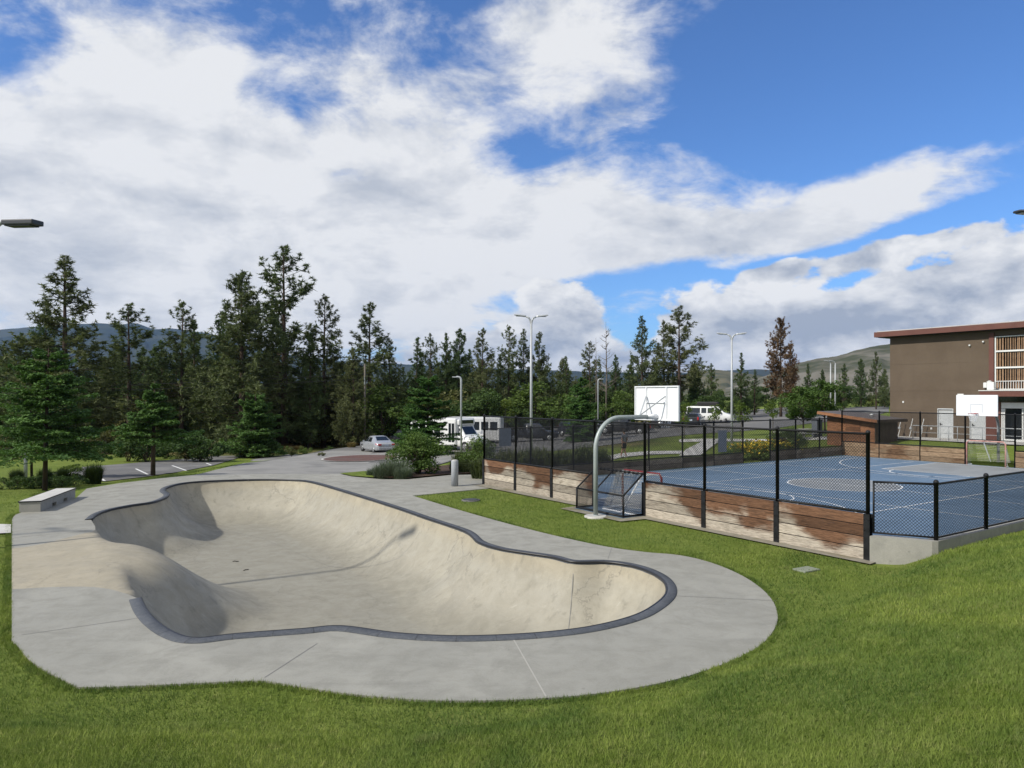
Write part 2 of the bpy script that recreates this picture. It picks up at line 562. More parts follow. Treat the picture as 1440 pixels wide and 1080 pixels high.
def gzn(x, y):
    """ground height, for arrays"""
    x = np.asarray(x, float); y = np.asarray(y, float)
    t = np.where(y < 1, 0, x / np.maximum(y, 1))
    sl = np.interp(t, [-.9, -.19, -.08, .09, .27, .5, .9], [-.036, -.036, -.028, -.0165, .007, .018, .02])
    d = np.maximum(0.0, np.minimum(y, 150) - 30)
    z = sl * d * nst(d, 0, 8)
    # the fenced court is level
    s_ = (x - AX) * VX + (y - AY) * VY; u_ = (x - AX) * UX + (y - AY) * UY
    inside = np.minimum(np.minimum(nst(s_, -3.5, -1), nst(-s_, -24, -20)), np.minimum(nst(u_, -6, -2), nst(-u_, -LL - 5, -LL - 1)))
    z = z * (1 - inside)
    # raised terrace along the building
    ub = (x - 28.6) * UX + (y - 53.8) * UY
    z = z + (0.78 - z) * nst(ub, -7, -3) * nst(t, .35, .45) * (1 - nst(y, 90, 130))
    z = z - .5 * nst(-x, 17.3, 20.5) * nst(y, 23.5, 28.5)
    # the bank the camera stands on
    yt = np.interp(x, [p[0] for p in TOE], [p[1] for p in TOE])
    h = np.maximum(0.0, yt - y)
    return z + np.where(h < 10, .235 * h * nst(h, 0, 2.0), 2.35 + .05 * np.minimum(h - 10, 40))


def gz(x, y): return float(gzn(x, y))


GY = np.concatenate([np.arange(4, 60, .1), np.arange(60, 400, .5)])


def gpix(px, py, dz_=0.0):
    """where that view ray meets the ground"""
    f = CAM_Z - (py - HOR) / FPX * GY - gzn((px - 720) / FPX * GY, GY) - dz_
    i = int(np.argmax(f <= 0)) if (f <= 0).any() else len(GY) - 1
    i = max(i, 1)
    k_ = f[i - 1] / (f[i - 1] - f[i]) if f[i - 1] != f[i] else 0
    Y = GY[i - 1] + (GY[i] - GY[i - 1]) * min(1, max(0, k_))
    return ((px - 720) / FPX * Y, Y)


def npip(P, poly):
    P = np.asarray(P, float); Q = np.asarray(poly, float)
    c = np.zeros(len(P), bool); x, y = P[:, 0], P[:, 1]
    for (xi, yi), (xj, yj) in zip(Q, np.roll(Q, 1, axis=0)):
        if yi == yj: continue
        c ^= ((yi > y) != (yj > y)) & (x < (xj - xi) * (y - yi) / (yj - yi) + xi)
    return c


def pip(x, y, poly): return bool(npip([(x, y)], poly)[0])


def cdt_sheet(name, outer, holes, pts, zf, mat, smooth=True, kind='structure'):
    """one sheet over a polygon with holes, draped on zf(array of x, array of y)"""
    vs = []; es = []
    for poly in [outer] + holes:
        b = len(vs); n = len(poly)
        vs += [Vector((p[0], p[1])) for p in poly]; es += [(b + i, b + (i + 1) % n) for i in range(n)]
    vs += [Vector((p[0], p[1])) for p in pts]
    v2, e2, f2, *_ = delaunay_2d_cdt(vs, es, [], 0, 1e-5)
    V = np.array([(p.x, p.y) for p in v2]); F = np.array([f for f in f2], np.int32)
    C = V[F].mean(1)
    keep = npip(C, outer)
    for h in holes: keep &= ~npip(C, h)
    F = F[keep]
    a, b, c = V[F[:, 0]], V[F[:, 1]], V[F[:, 2]]
    fl = ((b - a)[:, 0] * (c - a)[:, 1] - (b - a)[:, 1] * (c - a)[:, 0]) < 0
    F[fl] = F[fl][:, ::-1]
    used = np.unique(F); mp = np.full(len(V), -1, np.int32); mp[used] = np.arange(len(used))
    V = V[used]; F = mp[F]
    me = np_mesh(name, np.column_stack([V, zf(V[:, 0], V[:, 1])]), F, mat, smooth)
    o = link(name, me)
    if kind: o['kind'] = kind
    return o


def drape(off): return lambda x, y: gzn(x, y) + off


def grid_in(poly, step, holes=()):
    Q = np.asarray(poly); r_ = np.random.default_rng(3)
    X, Y = np.meshgrid(np.arange(Q[:, 0].min(), Q[:, 0].max(), step), np.arange(Q[:, 1].min(), Q[:, 1].max(), step))
    P = np.column_stack([X.ravel(), Y.ravel()]) + r_.uniform(-.1, .1, (X.size, 2)) * step
    k_ = npip(P, poly)
    for h in holes: k_ &= ~npip(P, h)
    return P[k_]


# ---------------- the skate bowl: rim, deck outline
RIM_PX = [(128, 731), (137, 723.5), (155, 717), (185, 711), (215, 706.5), (232, 700.5), (237, 695.5), (231, 690.5), (237, 685), (259, 679.6), (296, 676.6), (355, 674.8), (407, 675.2), (437, 678),
          (480, 690), (554, 713), (602, 729.6), (646.7, 744.4), (661.5, 752), (674, 763), (702, 772), (739, 778), (776, 783.5), (806, 790.5), (850, 790.7), (887, 795.6), (917, 805.6),
          (935.6, 819), (938, 837), (917, 856), (887, 870), (835, 883), (776, 891), (702, 896), (628, 897), (554, 892.6), (480, 883), (426, 887), (333, 894), (276, 900), (244, 892.6), (218.5, 876), (203.7, 859), (196, 842.6)]
RIM = catmull([flat(*p) for p in RIM_PX], 5)
DECK_PX = [(16.5, 900), (16.5, 760), (16.7, 729), (22, 723.5), (33, 719.5), (107, 700), (122, 687), (167, 679.6), (222, 673), (267, 668.5), (380, 666.5), (478, 666.5), (495, 670), (537, 674), (573, 674), (633, 668), (684, 667), (692, 686),
           (580, 697), (639, 715), (702, 733), (776, 752), (850, 768), (906, 776), (955, 780.5), (1000, 791), (1045, 810), (1078, 834), (1093, 860), (1088, 886), (1060, 914), (1000, 940), (930, 960), (840, 975), (740, 983), (628, 985),
           (554, 981.5), (480, 974), (420, 965), (389, 960), (355, 957), (222, 963), (122, 966), (100, 961), (48, 933), (24, 907)]
_f = [flat(*p) for p in DECK_PX]
DECK = _f[:19] + catmull(_f[19:], 4)
BD = 1.65
_la = np.array(flat(16.5, 760)); _lb = np.array(flat(16.5, 829))
LEFT_D = (_lb - _la) / np.linalg.norm(_lb - _la); LEFT_N = np.array((-LEFT_D[1], LEFT_D[0]))
if LEFT_N[0] < 0: LEFT_N = -LEFT_N
ROLL_C = (np.array(flat(16.5, 770)) + np.array(flat(16.5, 829))) / 2 + LEFT_D * .2
RIMA = np.array(RIM + [RIM[0]])


def rim_dist(P):
    """distance of points to the coped part of the rim (the roll-in side is left open)"""
    A_ = RIMA[:-2]; B_ = RIMA[1:-1]
    d = B_ - A_; L2 = (d ** 2).sum(1)
    best = np.full(len(P), 1e9)
    for a, dd, l2 in zip(A_, d, L2):
        t = np.clip(((P - a) @ dd) / l2, 0, 1)
        q = P - (a + t[:, None] * dd)
        best = np.minimum(best, np.hypot(q[:, 0], q[:, 1]))
    return best


def bowl_arc(d):
    R = 2.5; L = sqrt(R * R - (R - BD) ** 2)
    x = np.clip(L - d, 0, L)
    return -BD + R - np.sqrt(R * R - x * x)


RS = np.linspace(-1, 9, 201)
_kn = np.hanning(25); _kn /= _kn.sum()
RZ = np.convolve(np.pad(np.interp(RS, [0, .8, 1.8, 2.7, 3.2, 3.9, 4.6, 5.4, 6.2], [0, .06, .14, .06, -.22, -.80, -1.28, -1.60, -BD]), 12, mode='edge'), _kn, 'valid')
RW = np.convolve(np.pad(np.interp(RS, [0, 1.5, 2.4, 3.2, 4.2, 5.5], [2.3, 2.5, 2.6, 2.1, 1.7, 1.5]), 12, mode='edge'), _kn, 'valid')


def roll_parts(P):
    q = P - ROLL_C
    s = q @ LEFT_N; w = np.abs(q @ LEFT_D)
    wid = np.interp(s, RS, RW)
    g_ = np.exp(-(w / wid) ** 4) * (1 - np.clip((s - 6.9) / 2.0, 0, 1))
    return np.interp(s, RS, RZ), g_


def bowl_z(P, inside=True):
    P = np.asarray(P, float)
    zr, g_ = roll_parts(P)
    if not inside: return zr * g_
    # the open side: distance counts from the chord too
    ch0, ch1 = RIMA[-2], RIMA[0]
    dd = ch1 - ch0; t = np.clip(((P - ch0) @ dd) / (dd @ dd), 0, 1); qq = P - (ch0 + t[:, None] * dd)
    d = np.minimum(rim_dist(P), np.hypot(qq[:, 0], qq[:, 1]))
    return zr * g_ + bowl_arc(d) * (1 - g_)


# cross-fade polygons
open_pts = [tuple(RIMA[-2] + (RIMA[0] - RIMA[-2]) * k_ / 24) for k_ in range(1, 24)]
# the cream roll-in starts at the deck's left edge: outline of the cream slab on the deck side
CREAM_PX = [(128, 731), (134, 745), (110, 752), (70, 763), (40, 769), (16.5, 771), (16.5, 829), (60, 827), (120, 826), (155, 829), (180, 836), (196, 842.6)]
CREAM = catmull([flat(*p) for p in CREAM_PX[:6]], 3)[:-1] + [flat(16.5, 771), flat(16.5, 800), flat(16.5, 829)] + catmull([flat(*p) for p in CREAM_PX[6:]], 3)[1:-1]
BOWL_OUT = RIM + list(reversed(CREAM[1:]))          # rim plus cream lip
BOWL_OUT = RIM + [p for p in reversed(CREAM[1:])]
rimset = RIM + open_pts


def all_z(x, y):
    P = np.column_stack([x, y])
    return np.where(npip(P, rimset), bowl_z(P), bowl_z(P, False))


def deck_z(x, y): return bowl_z(np.column_stack([x, y]), False)


bg_pts = grid_in(BOWL_OUT, .17)
bg_pts = bg_pts[rim_dist(bg_pts) > .06]
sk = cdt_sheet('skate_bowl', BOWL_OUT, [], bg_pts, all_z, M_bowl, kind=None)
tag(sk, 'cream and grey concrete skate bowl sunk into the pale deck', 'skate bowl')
# the deck: one sheet round the bowl
BOWL_HOLE = BOWL_OUT
deck_pts = grid_in(DECK, .6, holes=[BOWL_HOLE])
DECKC = DECK
def shrink_left(poly):
    out_ = []
    for p in poly:
        s = float((np.array(p) - ROLL_C) @ LEFT_N)
        out_.append(tuple(np.array(p) + LEFT_N * max(0, .02 - s)))
    return out_
deck = cdt_sheet('skate_deck', DECKC, [shrink_left(BOWL_HOLE)], deck_pts, deck_z, M_deck)
mb = MB()
def edge_skirt(poly, zt, depth, mb):
    n = len(poly)
    for i in range(n):
        a, b = poly[i], poly[(i + 1) % n]
        mb.face([(a[0], a[1], zt(*a)), (a[0], a[1], -depth), (b[0], b[1], -depth), (b[0], b[1], zt(*b))])
edge_skirt(DECKC, lambda x, y: float(deck_z([x], [y])[0]), .35, mb)
mb.build('slab_edge', M_deck, deck)
# coping: stone band with a steel nosing, following the rim
rp = np.array(RIM); tn = np.gradient(rp, axis=0); tn /= np.linalg.norm(tn, axis=1)[:, None]
nl = np.stack([-tn[:, 1], tn[:, 0]], 1)
cen = rp.mean(0)
if ((rp + nl * .1 - cen) ** 2).sum() < ((rp - cen) ** 2).sum(): nl = -nl
arc = np.concatenate([[0], np.cumsum(np.linalg.norm(np.diff(rp, axis=0), axis=1))])
sec = [(-.02, -.10), (-.02, .022), (.0, .034), (.165, .020), (.175, .006), (.175, -.06)]
cv = []; cf = []; cuv = []
for i, p in enumerate(rp):
    for (o_, z_) in sec:
        q = p + nl[i] * o_
        cv.append((q[0], q[1], z_)); cuv.append((arc[i], o_ + .1))
ns = len(sec)
for i in range(len(rp) - 1):
    for j in range(ns - 1):
        cf.append((i * ns + j, (i + 1) * ns + j, (i + 1) * ns + j + 1, i * ns + j + 1))
me = np_mesh('coping', cv, cf, M_coping)
uvl = me.uv_layers.new(name='UVMap')
li = np.zeros(len(me.loops), np.int32); me.loops.foreach_get('vertex_index', li)
uvl.data.foreach_set('uv', np.array(cuv, np.float32)[li].ravel())
link('coping', me, sk)
mb = MB(); mb.tube([(*(p + n_ * -.022), .012) for p, n_ in zip(rp, nl)], .030, 6)
mb.build('steel_nosing', M_dark_steel, sk)


def strip(mb, pts, w, zf):
    """thin flat strip along a polyline"""
    P = [Vector((p[0], p[1])) for p in pts]
    L_ = []
    for i, p in enumerate(P):
        d = (P[min(i + 1, len(P) - 1)] - P[max(i - 1, 0)]).normalized(); n_ = Vector((-d.y, d.x))
        L_.append((p + n_ * w / 2, p - n_ * w / 2))
    for (a, b), (c, d) in zip(L_, L_[1:]):
        q = [(v.x, v.y, zf(v.x, v.y)) for v in (a, c, d, b)]
        mb.face(q)


def fine(a, b, n=12): return [(a[0] + (b[0] - a[0]) * i / n, a[1] + (b[1] - a[1]) * i / n) for i in range(n + 1)]


mb = MB()
for a, b in (((372, 953), (446, 905)), ((30, 893), (204, 868)), ((270, 669), (478, 667.5)), ((950, 838), (1092, 845)), ((640, 740), (702, 731)), ((20, 756), (130, 746)), ((480, 692), (541, 676)), ((110, 706), (230, 706)), ((855, 786), (860, 771)), ((350, 676), (330, 668))):  # left-edge pair draws in cast lamp shadow lines, the rest are joints
    strip(mb, fine(flat(*a), flat(*b)), .013, lambda x, y: .004)
o = mb.build('joint_and_shadow_line', M_joint, deck)
mb = MB(); strip(mb, fine(flat(722, 899), flat(768, 980)), .02, lambda x, y: .004); mb.build('pale_joint', M_joint_pale, deck)

# seams in the bowl surface
def on_bowl(x, y): return float(all_z(np.array([x]), np.array([y]))[0]) + .006
for P_ in ([flat(806, 792), flat(757, 889)], [flat(602, 732), flat(610, 768, -.9), flat(560, 800, -1.5)], [flat(300, 742, -BD), flat(368, 757, -BD), flat(464, 797, -BD), flat(400, 807, -BD), flat(322, 812, -BD)], [flat(464, 797, -BD), flat(560, 800, -1.5)], [flat(540, 868, -1.2), flat(604, 893)]):
    Q_ = [P_[0]]
    for a, b in zip(P_, P_[1:]): Q_ += fine(a, b, 16)[1:]
    mb = MB(); strip(mb, Q_, .014, on_bowl); mb.build('seam', M_joint, sk)

# ---------------- the ground sheet, with a hole under the deck
gp = []
r = 1.6
while r < 9000:
    n_ = int(min(200, max(24, 2 * pi * r / max(.55, r * .03))))
    for i in range(n_):
        t = 2 * pi * (i + (.5 if len(gp) % 2 else 0)) / n_
        gp.append((r * sin(t), r * cos(t)))
    r = r * 1.045 if r > 14 else r + .55
HOLE = []
DA = [Vector(p) for p in DECKC]
for i, p in enumerate(DA):
    d = (DA[(i + 1) % len(DA)] - DA[i - 1]).normalized(); n_ = Vector((-d.y, d.x))
    q = p + n_ * .10
    if not pip(q.x, q.y, DECKC): q = p - n_ * .10
    HOLE.append((q.x, q.y))
gp = np.array(gp)
HOLE2 = [cw(0, -.01), cw(17.2, .0), cw(18.2, .62), cw(18.3, .8), cw(18.3, LL), cw(0, LL)]
gp = gp[~npip(gp, DECKC) & ~npip(gp, HOLE2)]
gp = np.concatenate([gp, grid_in([(6.5, 13.5), (10, 13.5), (22, 21), (22, 25)], .35, [HOLE2]), grid_in([(-13, 6), (14, 6), (14, 17), (-13, 17)], .42, [HOLE2, DECKC])])
big = [(9500 * sin(2 * pi * i / 48), 9500 * cos(2 * pi * i / 48)) for i in range(48)]


def ground_h(x, y):
    d = np.hypot(x, y)
    return gzn(x, y) - .03 - np.maximum(0, d - 400) * .004


ground = cdt_sheet('ground', big, [HOLE, HOLE2], gp, ground_h, M_ground)

# ================================================================== paved ground beyond the deck
def sheet_px(name, px, off, mat, step=2.5, dense=4):
    P = [gpix(*p) for p in px]
    poly = []
    for a, b in zip(P, P[1:] + P[:1]): poly += fine(a, b, dense)[:-1]
    pts = grid_in(poly, step)
    return cdt_sheet(name, poly, [], pts, drape(off), mat)


LOT = [(268, 669.5), (300, 662), (333, 654), (355, 646), (407, 639), (463, 632.5), (515, 626), (590, 620), (640, 612), (720, 604), (800, 600), (900, 594), (960, 590), (1040, 578), (1100, 573), (1180, 574), (1250, 571), (1250, 579), (1180, 592), (1100, 601), (1020, 608),
       (930, 615), (870, 624), (800, 632), (735, 638), (700, 642), (660, 641), (612, 655), (560, 668), (500, 669), (478, 667.5), (380, 667.3)]
sheet_px('parking_lot', LOT, .012, M_asphalt)
sheet_px('forecourt', [(269, 669), (301, 661.6), (335, 653.6), (357, 646.4), (409, 639.6), (465, 634), (520, 634), (575, 638), (640, 640), (655, 640), (612, 655), (560, 667), (480, 667)], .018, M_plaza)
sheet_px('parking_bays', [(60, 671), (100, 658), (140, 655), (215, 649), (300, 641.5), (345, 640.5), (325, 647), (300, 654.5), (250, 664), (200, 671), (148, 677)], .012, M_asphalt)
mb = MB()
for a, b in (((139, 671), (147, 676.5)), ((191, 659.5), (208, 667.5)), ((242, 655), (262, 662)), ((290, 651.5), (297, 654.2)), ((95, 664), (103, 670))):
    A_, B_ = gpix(*a), gpix(*b); strip(mb, fine(A_, B_, 3), .13, drape(.020))
tag(mb.build('bay_line', M_white_paint), kind='structure')
# round brick inlay of the turning place
cx, cy = gpix(508, 645)
M_inlay = pbr('brick inlay', speckled((.085, .042, .035), (.125, .062, .05), 3, 8, (.8, .95), .004, (.10, .08, .07), .35, wcoord))
ring = [(cx + 2.55 * cos(t) * 1.0, cy + 4.4 * sin(t)) for t in np.linspace(0, 2 * pi, 49)[:-1]]
cdt_sheet('brick_circle', ring, [], grid_in(ring, .8), drape(.07), M_inlay)
ring2 = [(cx + 2.7 * cos(t), cy + 4.6 * sin(t)) for t in np.linspace(0, 2 * pi, 49)[:-1]]
cdt_sheet('brick_circle_edge', ring2, [ring], [], drape(.065), M_walk)
# planting island and its kerb
ISL = [(476, 667.5), (494, 671.5), (537, 675), (574, 675), (634, 669), (684, 667.5), (700, 660), (690, 650), (655, 652), (612, 656.5), (560, 663), (510, 664)]
sheet_px('planting_bed', [(525, 673), (574, 674.2), (634, 668.4), (684, 666.8), (698, 660), (690, 651), (655, 653), (612, 657.5), (560, 664)], .08, M_mulch, .8)
sheet_px('island_lawn', [(477, 667.3), (494, 671), (525, 673.4), (562, 664), (510, 664.4)], .075, M_ground, .8)
# walks around the far side of the court
sheet_px('far_path', [(955, 618), (1000, 617), (1100, 616.5), (1190, 615), (1190, 618), (1100, 620), (1000, 621), (955, 622)], .015, M_walk)
sheet_px('curved_path', [(835, 646), (870, 638), (910, 634.5), (960, 634), (960, 638), (910, 639.5), (875, 643), (845, 651)], .015, M_walk, .8)
sheet_px('gate_path', [(955, 641), (985, 640), (1010, 622), (1000, 617), (985, 622), (965, 632)], .02, M_walk, 1)
sheet_px('small_pad', [(-40, 737), (15.5, 738), (15.5, 750), (-40, 753)], .02, M_walk, .5)


def bpt(s, u):
    """points in front of the building: s along its face, u away into it"""
    return (28.6 + VX * s + UX * u, 53.8 + VY * s + UY * u)


poly = [bpt(-1, -3.2), bpt(14, -3.2), bpt(14, .2), bpt(-1, .2)]
cdt_sheet('building_walk', poly, [], grid_in(poly, 1.0), drape(.02), M_walk)

# ================================================================== the ball court
CT = {'c0': (0, 0), 'c1': (17.08, 0), 'c2': (18.28, .62), 'c3': (18.28, LL), 'c4': (0, LL)}
cpoly = [cw(*CT[k_]) for k_ in ('c0', 'c1', 'c2', 'c3', 'c4')]
cdt_sheet('ball_court', cpoly, [], grid_in(cpoly, 1.5), lambda x, y: x * 0, M_court)
SM, TM, CS = 8.54, 12.85, 8.7


def arc_pts(s, t, r, a0, a1, n=40): return [cw(s + r * cos(a0 + (a1 - a0) * i / n), t + r * sin(a0 + (a1 - a0) * i / n)) for i in range(n + 1)]


def flatz(z): return lambda x, y: z


circ = arc_pts(CS, TM, 2.25, 0, 2 * pi)[:-1]
cdt_sheet('centre_circle', circ, [], [], lambda x, y: x * 0 + .004, M_court_grey)
kf = [cw(SM - 2.45, LL - 6.4), cw(SM + 2.45, LL - 6.4), cw(SM + 2.45, LL - .35), cw(SM - 2.45, LL - .35)]
cdt_sheet('far_key', kf, [], [], lambda x, y: x * 0 + .004, M_court_grey)
kn = [cw(SM - 2.45, .9), cw(SM + 2.45, .9), cw(SM + 2.45, 6.4), cw(SM - 2.45, 6.4)]
cdt_sheet('near_key', kn, [], [], lambda x, y: x * 0 + .004, M_court_grey)
mb = MB(); zl = flatz(.008)
strip(mb, circ + circ[:1], .07, zl)
for kx in (kf, kn):
    for a, b in zip(kx, kx[1:] + kx[:1]): strip(mb, fine(a, b, 2), .06, zl)
for pts in (arc_pts(SM, 1.3, 6.75, radians(0), radians(180)), arc_pts(SM, LL - 1.3, 6.75, radians(180), radians(360)), arc_pts(SM, 6.4, 1.8, 0, pi), arc_pts(SM, LL - 6.4, 1.8, pi, 2 * pi)):
    strip(mb, pts, .06, zl)
for a, b in (((.9, TM), (17.4, TM)), ((.9, .5), (.9, LL - .5)), ((17.4, 1.2), (17.4, LL - .5)), ((.9, .5), (17.0, .5)), ((.9, LL - .5), (17.4, LL - .5)), ((SM - 6.75, .5), (SM - 6.75, 1.3)), ((SM + 6.75, .5), (SM + 6.75, 1.3)),
             ((.9, 8.6), (17.4, 8.6)), ((.9, 18.4), (17.4, 18.4)), ((5.0, 1.0), (5.0, LL - 1)), ((13.4, 1.0), (13.4, LL - 1))):
    strip(mb, fine(cw(*a), cw(*b), 2), .055, zl)
tag(mb.build('court_lines', M_line), kind='structure')
# concrete strip at the foot of the boards
strip_poly = [cw(-.2, -.55), cw(7.0, -.45), cw(7.1, -1.35), cw(10.1, -1.35), cw(10.2, -.42), cw(17.35, -.38), cw(17.3, .0), cw(-.2, .0)]
M_strip = pbr('dusty concrete', speckled((.25, .235, .195), (.19, .175, .14), 3.0, 8, (.85, .95), .004, (.16, .14, .09), 1.1, wcoord), spec=.2)
cdt_sheet('mow_strip', strip_poly, [], [], lambda x, y: gzn(x, y) * 0 + .012, M_strip)

# ---------------- chain link
M_black = pbr('black coated steel', speckled((.006, .0063, .007), (.011, .0115, .013), 6, 4, (.5, .65)), rough=.55, spec=.3)
M_wire = pbr('black wire', base=(.010, .0105, .012), rough=.55, spec=.3)
M_galv = pbr('galvanised steel', speckled((.27, .31, .305), (.32, .355, .35), 5, 6, (.42, .55), coord=ocoord), metal=.15, spec=.5)
M_grey_steel = pbr('grey painted steel', speckled((.33, .35, .37), (.38, .40, .42), 3, 5, (.4, .5)), metal=.1, spec=.5)
M_red = pbr('red paint', speckled((.30, .03, .03), (.24, .03, .03), 5, 4, (.4, .6)))
_chain = {}


def chain_mesh(w, h, pitch=.0735, r=.0047):
    key = (round(w, 3), round(h, 3), r)
    if key in _chain: return _chain[key]
    V = []; F = []
    def wire(a, b, off):
        n = max(1, int(np.hypot(b[0] - a[0], b[1] - a[1]) / .30))
        dx_, dz_ = (b[0] - a[0]), (b[1] - a[1]); L_ = np.hypot(dx_, dz_)
        if L_ < .02: return
        px_, pz_ = -dz_ / L_, dx_ / L_
        base = len(V)
        for i in range(n + 1):
            k_ = i / n; x = a[0] + dx_ * k_; z = a[1] + dz_ * k_
            V.append((x + px_ * r, off - r * .6, z + pz_ * r)); V.append((x - px_ * r, off - r * .6, z - pz_ * r)); V.append((x, off + r, z))
        for i in range(n):
            b_ = base + i * 3
            for q in range(3):
                q2 = (q + 1) % 3
                F.append((b_ + q, b_ + q2, b_ + 3 + q2, b_ + 3 + q))
    c = -h + pitch / 2
    while c < w:      # rising wires  x - z = c
        a = (max(0, c), max(0, -c)); e = min(w - a[0], h - a[1]); wire(a, (a[0] + e, a[1] + e), 0); c += pitch
    c = pitch / 2
    while c < w + h:  # falling wires x + z = c
        a = (max(0, c - h), min(h, c)); e = min(w - a[0], a[1]); wire(a, (a[0] + e, a[1] - e), .004); c += pitch
    me = np_mesh('mesh_panel', V, F, M_wire)
    _chain[key] = me
    return me


def f_boards(pale, brown, dark, bias, seed):
    def fn(q, b):
        p = ocoord(q); x, y, z = q.sep(p)[0:3]
        oi = q.n('ShaderNodeObjectInfo').outputs['Random']
        row = q.m('FLOOR', q.m('DIVIDE', z, .272))
        off = q.xyz(q.mul(oi, 37.0), q.mul(row, 3.7), q.mul(row, 1.3))
        v = q.n('ShaderNodeVectorMath', operation='ADD'); q.put(v.inputs[0], p); q.put(v.inputs[1], off); pv = v.outputs[0]
        v2 = q.n('ShaderNodeVectorMath', operation='ADD'); q.put(v2.inputs[0], p); q.put(v2.inputs[1], q.xyz(q.mul(oi, 51.0), 0, 0)); pw2 = v2.outputs[0]
        grain = q.noise(q.mapping(pv, sc=(1.6, 1, 22)), 2.2, 10, .68, .8)
        streak = q.noise(q.mapping(pv, sc=(.6, 1, 2.6)), 1.8, 7, .66, 1.0)
        stain = q.add(q.noise(q.mapping(pw2, sc=(.8, 1, 1.0)), .75, 3, .45, .2), q.mul(q.add(streak, -.5), .22), q.mul(q.add(z, -.55), bias), q.mul(q.add(q.noise(q.xyz(q.mul(row, 9.1), q.mul(oi, 20.0), seed), 1.0, 1), -.5), .30))
        f = q.ss(stain, .44, .60)
        c = q.mix(f, pale, brown)
        c = q.mix(q.mul(q.ss(streak, .50, .70), q.ss(f, 0, 1, .42, .75)), c, dark)
        wn = q.n('ShaderNodeTexWhiteNoise'); q.put(wn.inputs['Vector'], q.xyz(row, q.mul(oi, 11.0), 2.0))
        c = q.mix(1.0, c, q.mix(wn.outputs['Value'], (.62,) * 3, (1.28,) * 3), 'MULTIPLY')
        c = q.mix(1.0, c, q.mix(q.ss(grain, .3, .7), (.52,) * 3, (1.40,) * 3), 'MULTIPLY')
        kn_ = q.n('ShaderNodeTexVoronoi'); q.put(kn_.inputs['Vector'], q.mapping(pv, sc=(1.3, .2, 3.2))); kn_.inputs['Scale'].default_value = 1.5
        c = q.mix(q.mul(q.ss(kn_.outputs['Distance'], .03, .085, 1, 0), .7), c, (.035, .02, .012))
        q.put(b.inputs['Base Color'], c); b.inputs['Roughness'].default_value = .85; b.inputs['Specular IOR Level'].default_value = .2
        bump(q, b, q.add(grain, q.mul(streak, .5)), .006)
    return fn


M_boards = pbr('weathered boards', f_boards((.345, .305, .25), (.125, .066, .038), (.062, .036, .023), .42, 1.0))
M_boards_far = pbr('brown boards', f_boards((.235, .165, .105), (.15, .088, .050), (.07, .038, .020), .05, 3.0))
M_boards_side = pbr('grey boards', f_boards((.17, .14, .11), (.10, .078, .058), (.05, .038, .028), .1, 5.0))


def post_mesh(h, r=.046, z0=0.0, low=None):
    mb = MB()
    mb.lathe([(r, z0), (r, h - .02), (r * 1.22, h - .018), (r * 1.22, h + .012), (r * .9, h + .045), (r * .3, h + .06)], n=12)
    return mb.mesh('post', M_black)


def fence(label, s, t, ang, nb, bw, bh, fh, board_mat, skip_board=(), skip_mesh=(), planks=4, zb=0.0, foot=.0, group=None, skip_post=(), low_post=True, outward=-1):
    """boards below, chain link above; local x runs along the fence"""
    x0, y0 = cw(s, t)
    root = empty('court_fence', (x0, y0, zb), ang, label, 'fence', group)
    pm = post_mesh(fh)
    for i in range(nb + 1):
        if i in skip_post: continue
        p = link('post', pm, root, (i * bw, 0, foot))
        if bh > .3 and low_post:
            mb = MB()
            for sg in (-1, 1):
                mb.box((0, sg * .058, bh / 2), (.15, .014, bh)); 
            mb.box((0, 0, bh / 2), (.014, .10, bh))
            for zz in (.15, .42, .7, .95):
                if zz < bh:
                    for xx in (-.055, .055): mb.lathe([(.013, -.078), (.013, -.064)], (xx, 0, zz), 6, 'y')
            mb.build('channel', M_black, p)
        else:
            pass
    mb = MB(); mb.tube([(0, 0, fh - .03), (nb * bw, 0, fh - .03)], .029, 8); mb.build('top_rail', M_black, root)
    if bh > .1:
        segs = []; run = None
        for i in range(nb + 1):
            if i < nb and i not in skip_board:
                if run is None: run = i
            elif run is not None: segs.append((run, i)); run = None
        for a, b in segs:
            mb = MB(); mb.tube([(a * bw, 0, bh + .035), (b * bw, 0, bh + .035)], .034, 8); mb.build('mid_rail', M_black, root)
    ph = bh / planks
    bmesh_ = None
    for i in range(nb):
        if i not in skip_board and bh > .1:
            if bmesh_ is None:
                mb = MB()
                for q in range(planks): mb.box((bw / 2, 0, ph * (q + .5)), (bw - .02, .062 + (.006 if q % 2 else 0), ph - .020), bev=.008)
                bmesh_ = mb.mesh('board_wall', board_mat)
                mb = MB(); mb.box((bw / 2, .002, bh / 2), (bw - .03, .020, bh - .03)); back_ = mb.mesh('gap_shade_sheet', M_wire)  # black sheet added to put dark shade into the plank gaps
            link('gap_shade_sheet', back_, link('board_wall', bmesh_, root, (i * bw, 0, .0)))
        if i not in skip_mesh:
            b0 = bh + .06 if i not in skip_board else .0
            if i in skip_board: continue
            link('mesh_panel', chain_mesh(bw - .05, fh - .05 - b0), root, (i * bw + .025, 0, b0))
    return root


near_fence = fence('tall black chain-link fence over weathered boards at the near end of the blue court', 0, 0, ANG_V, 7, 2.44, 1.08, 2.98, M_boards, skip_board=(3,), foot=0)
# mesh above the goal recess
link('mesh_panel', chain_mesh(2.39, 2.93 - 1.33), near_fence, (3 * 2.44 + .025, 0, 1.33))
mb = MB(); mb.tube([(3 * 2.44, 0, 1.33), (4 * 2.44, 0, 1.33)], .028, 8)
for i in range(12): mb.box((3 * 2.44 + .12 + i * .2, 0, 1.33), (.05, .075, .075))
mb.build('mid_rail', M_black, near_fence)
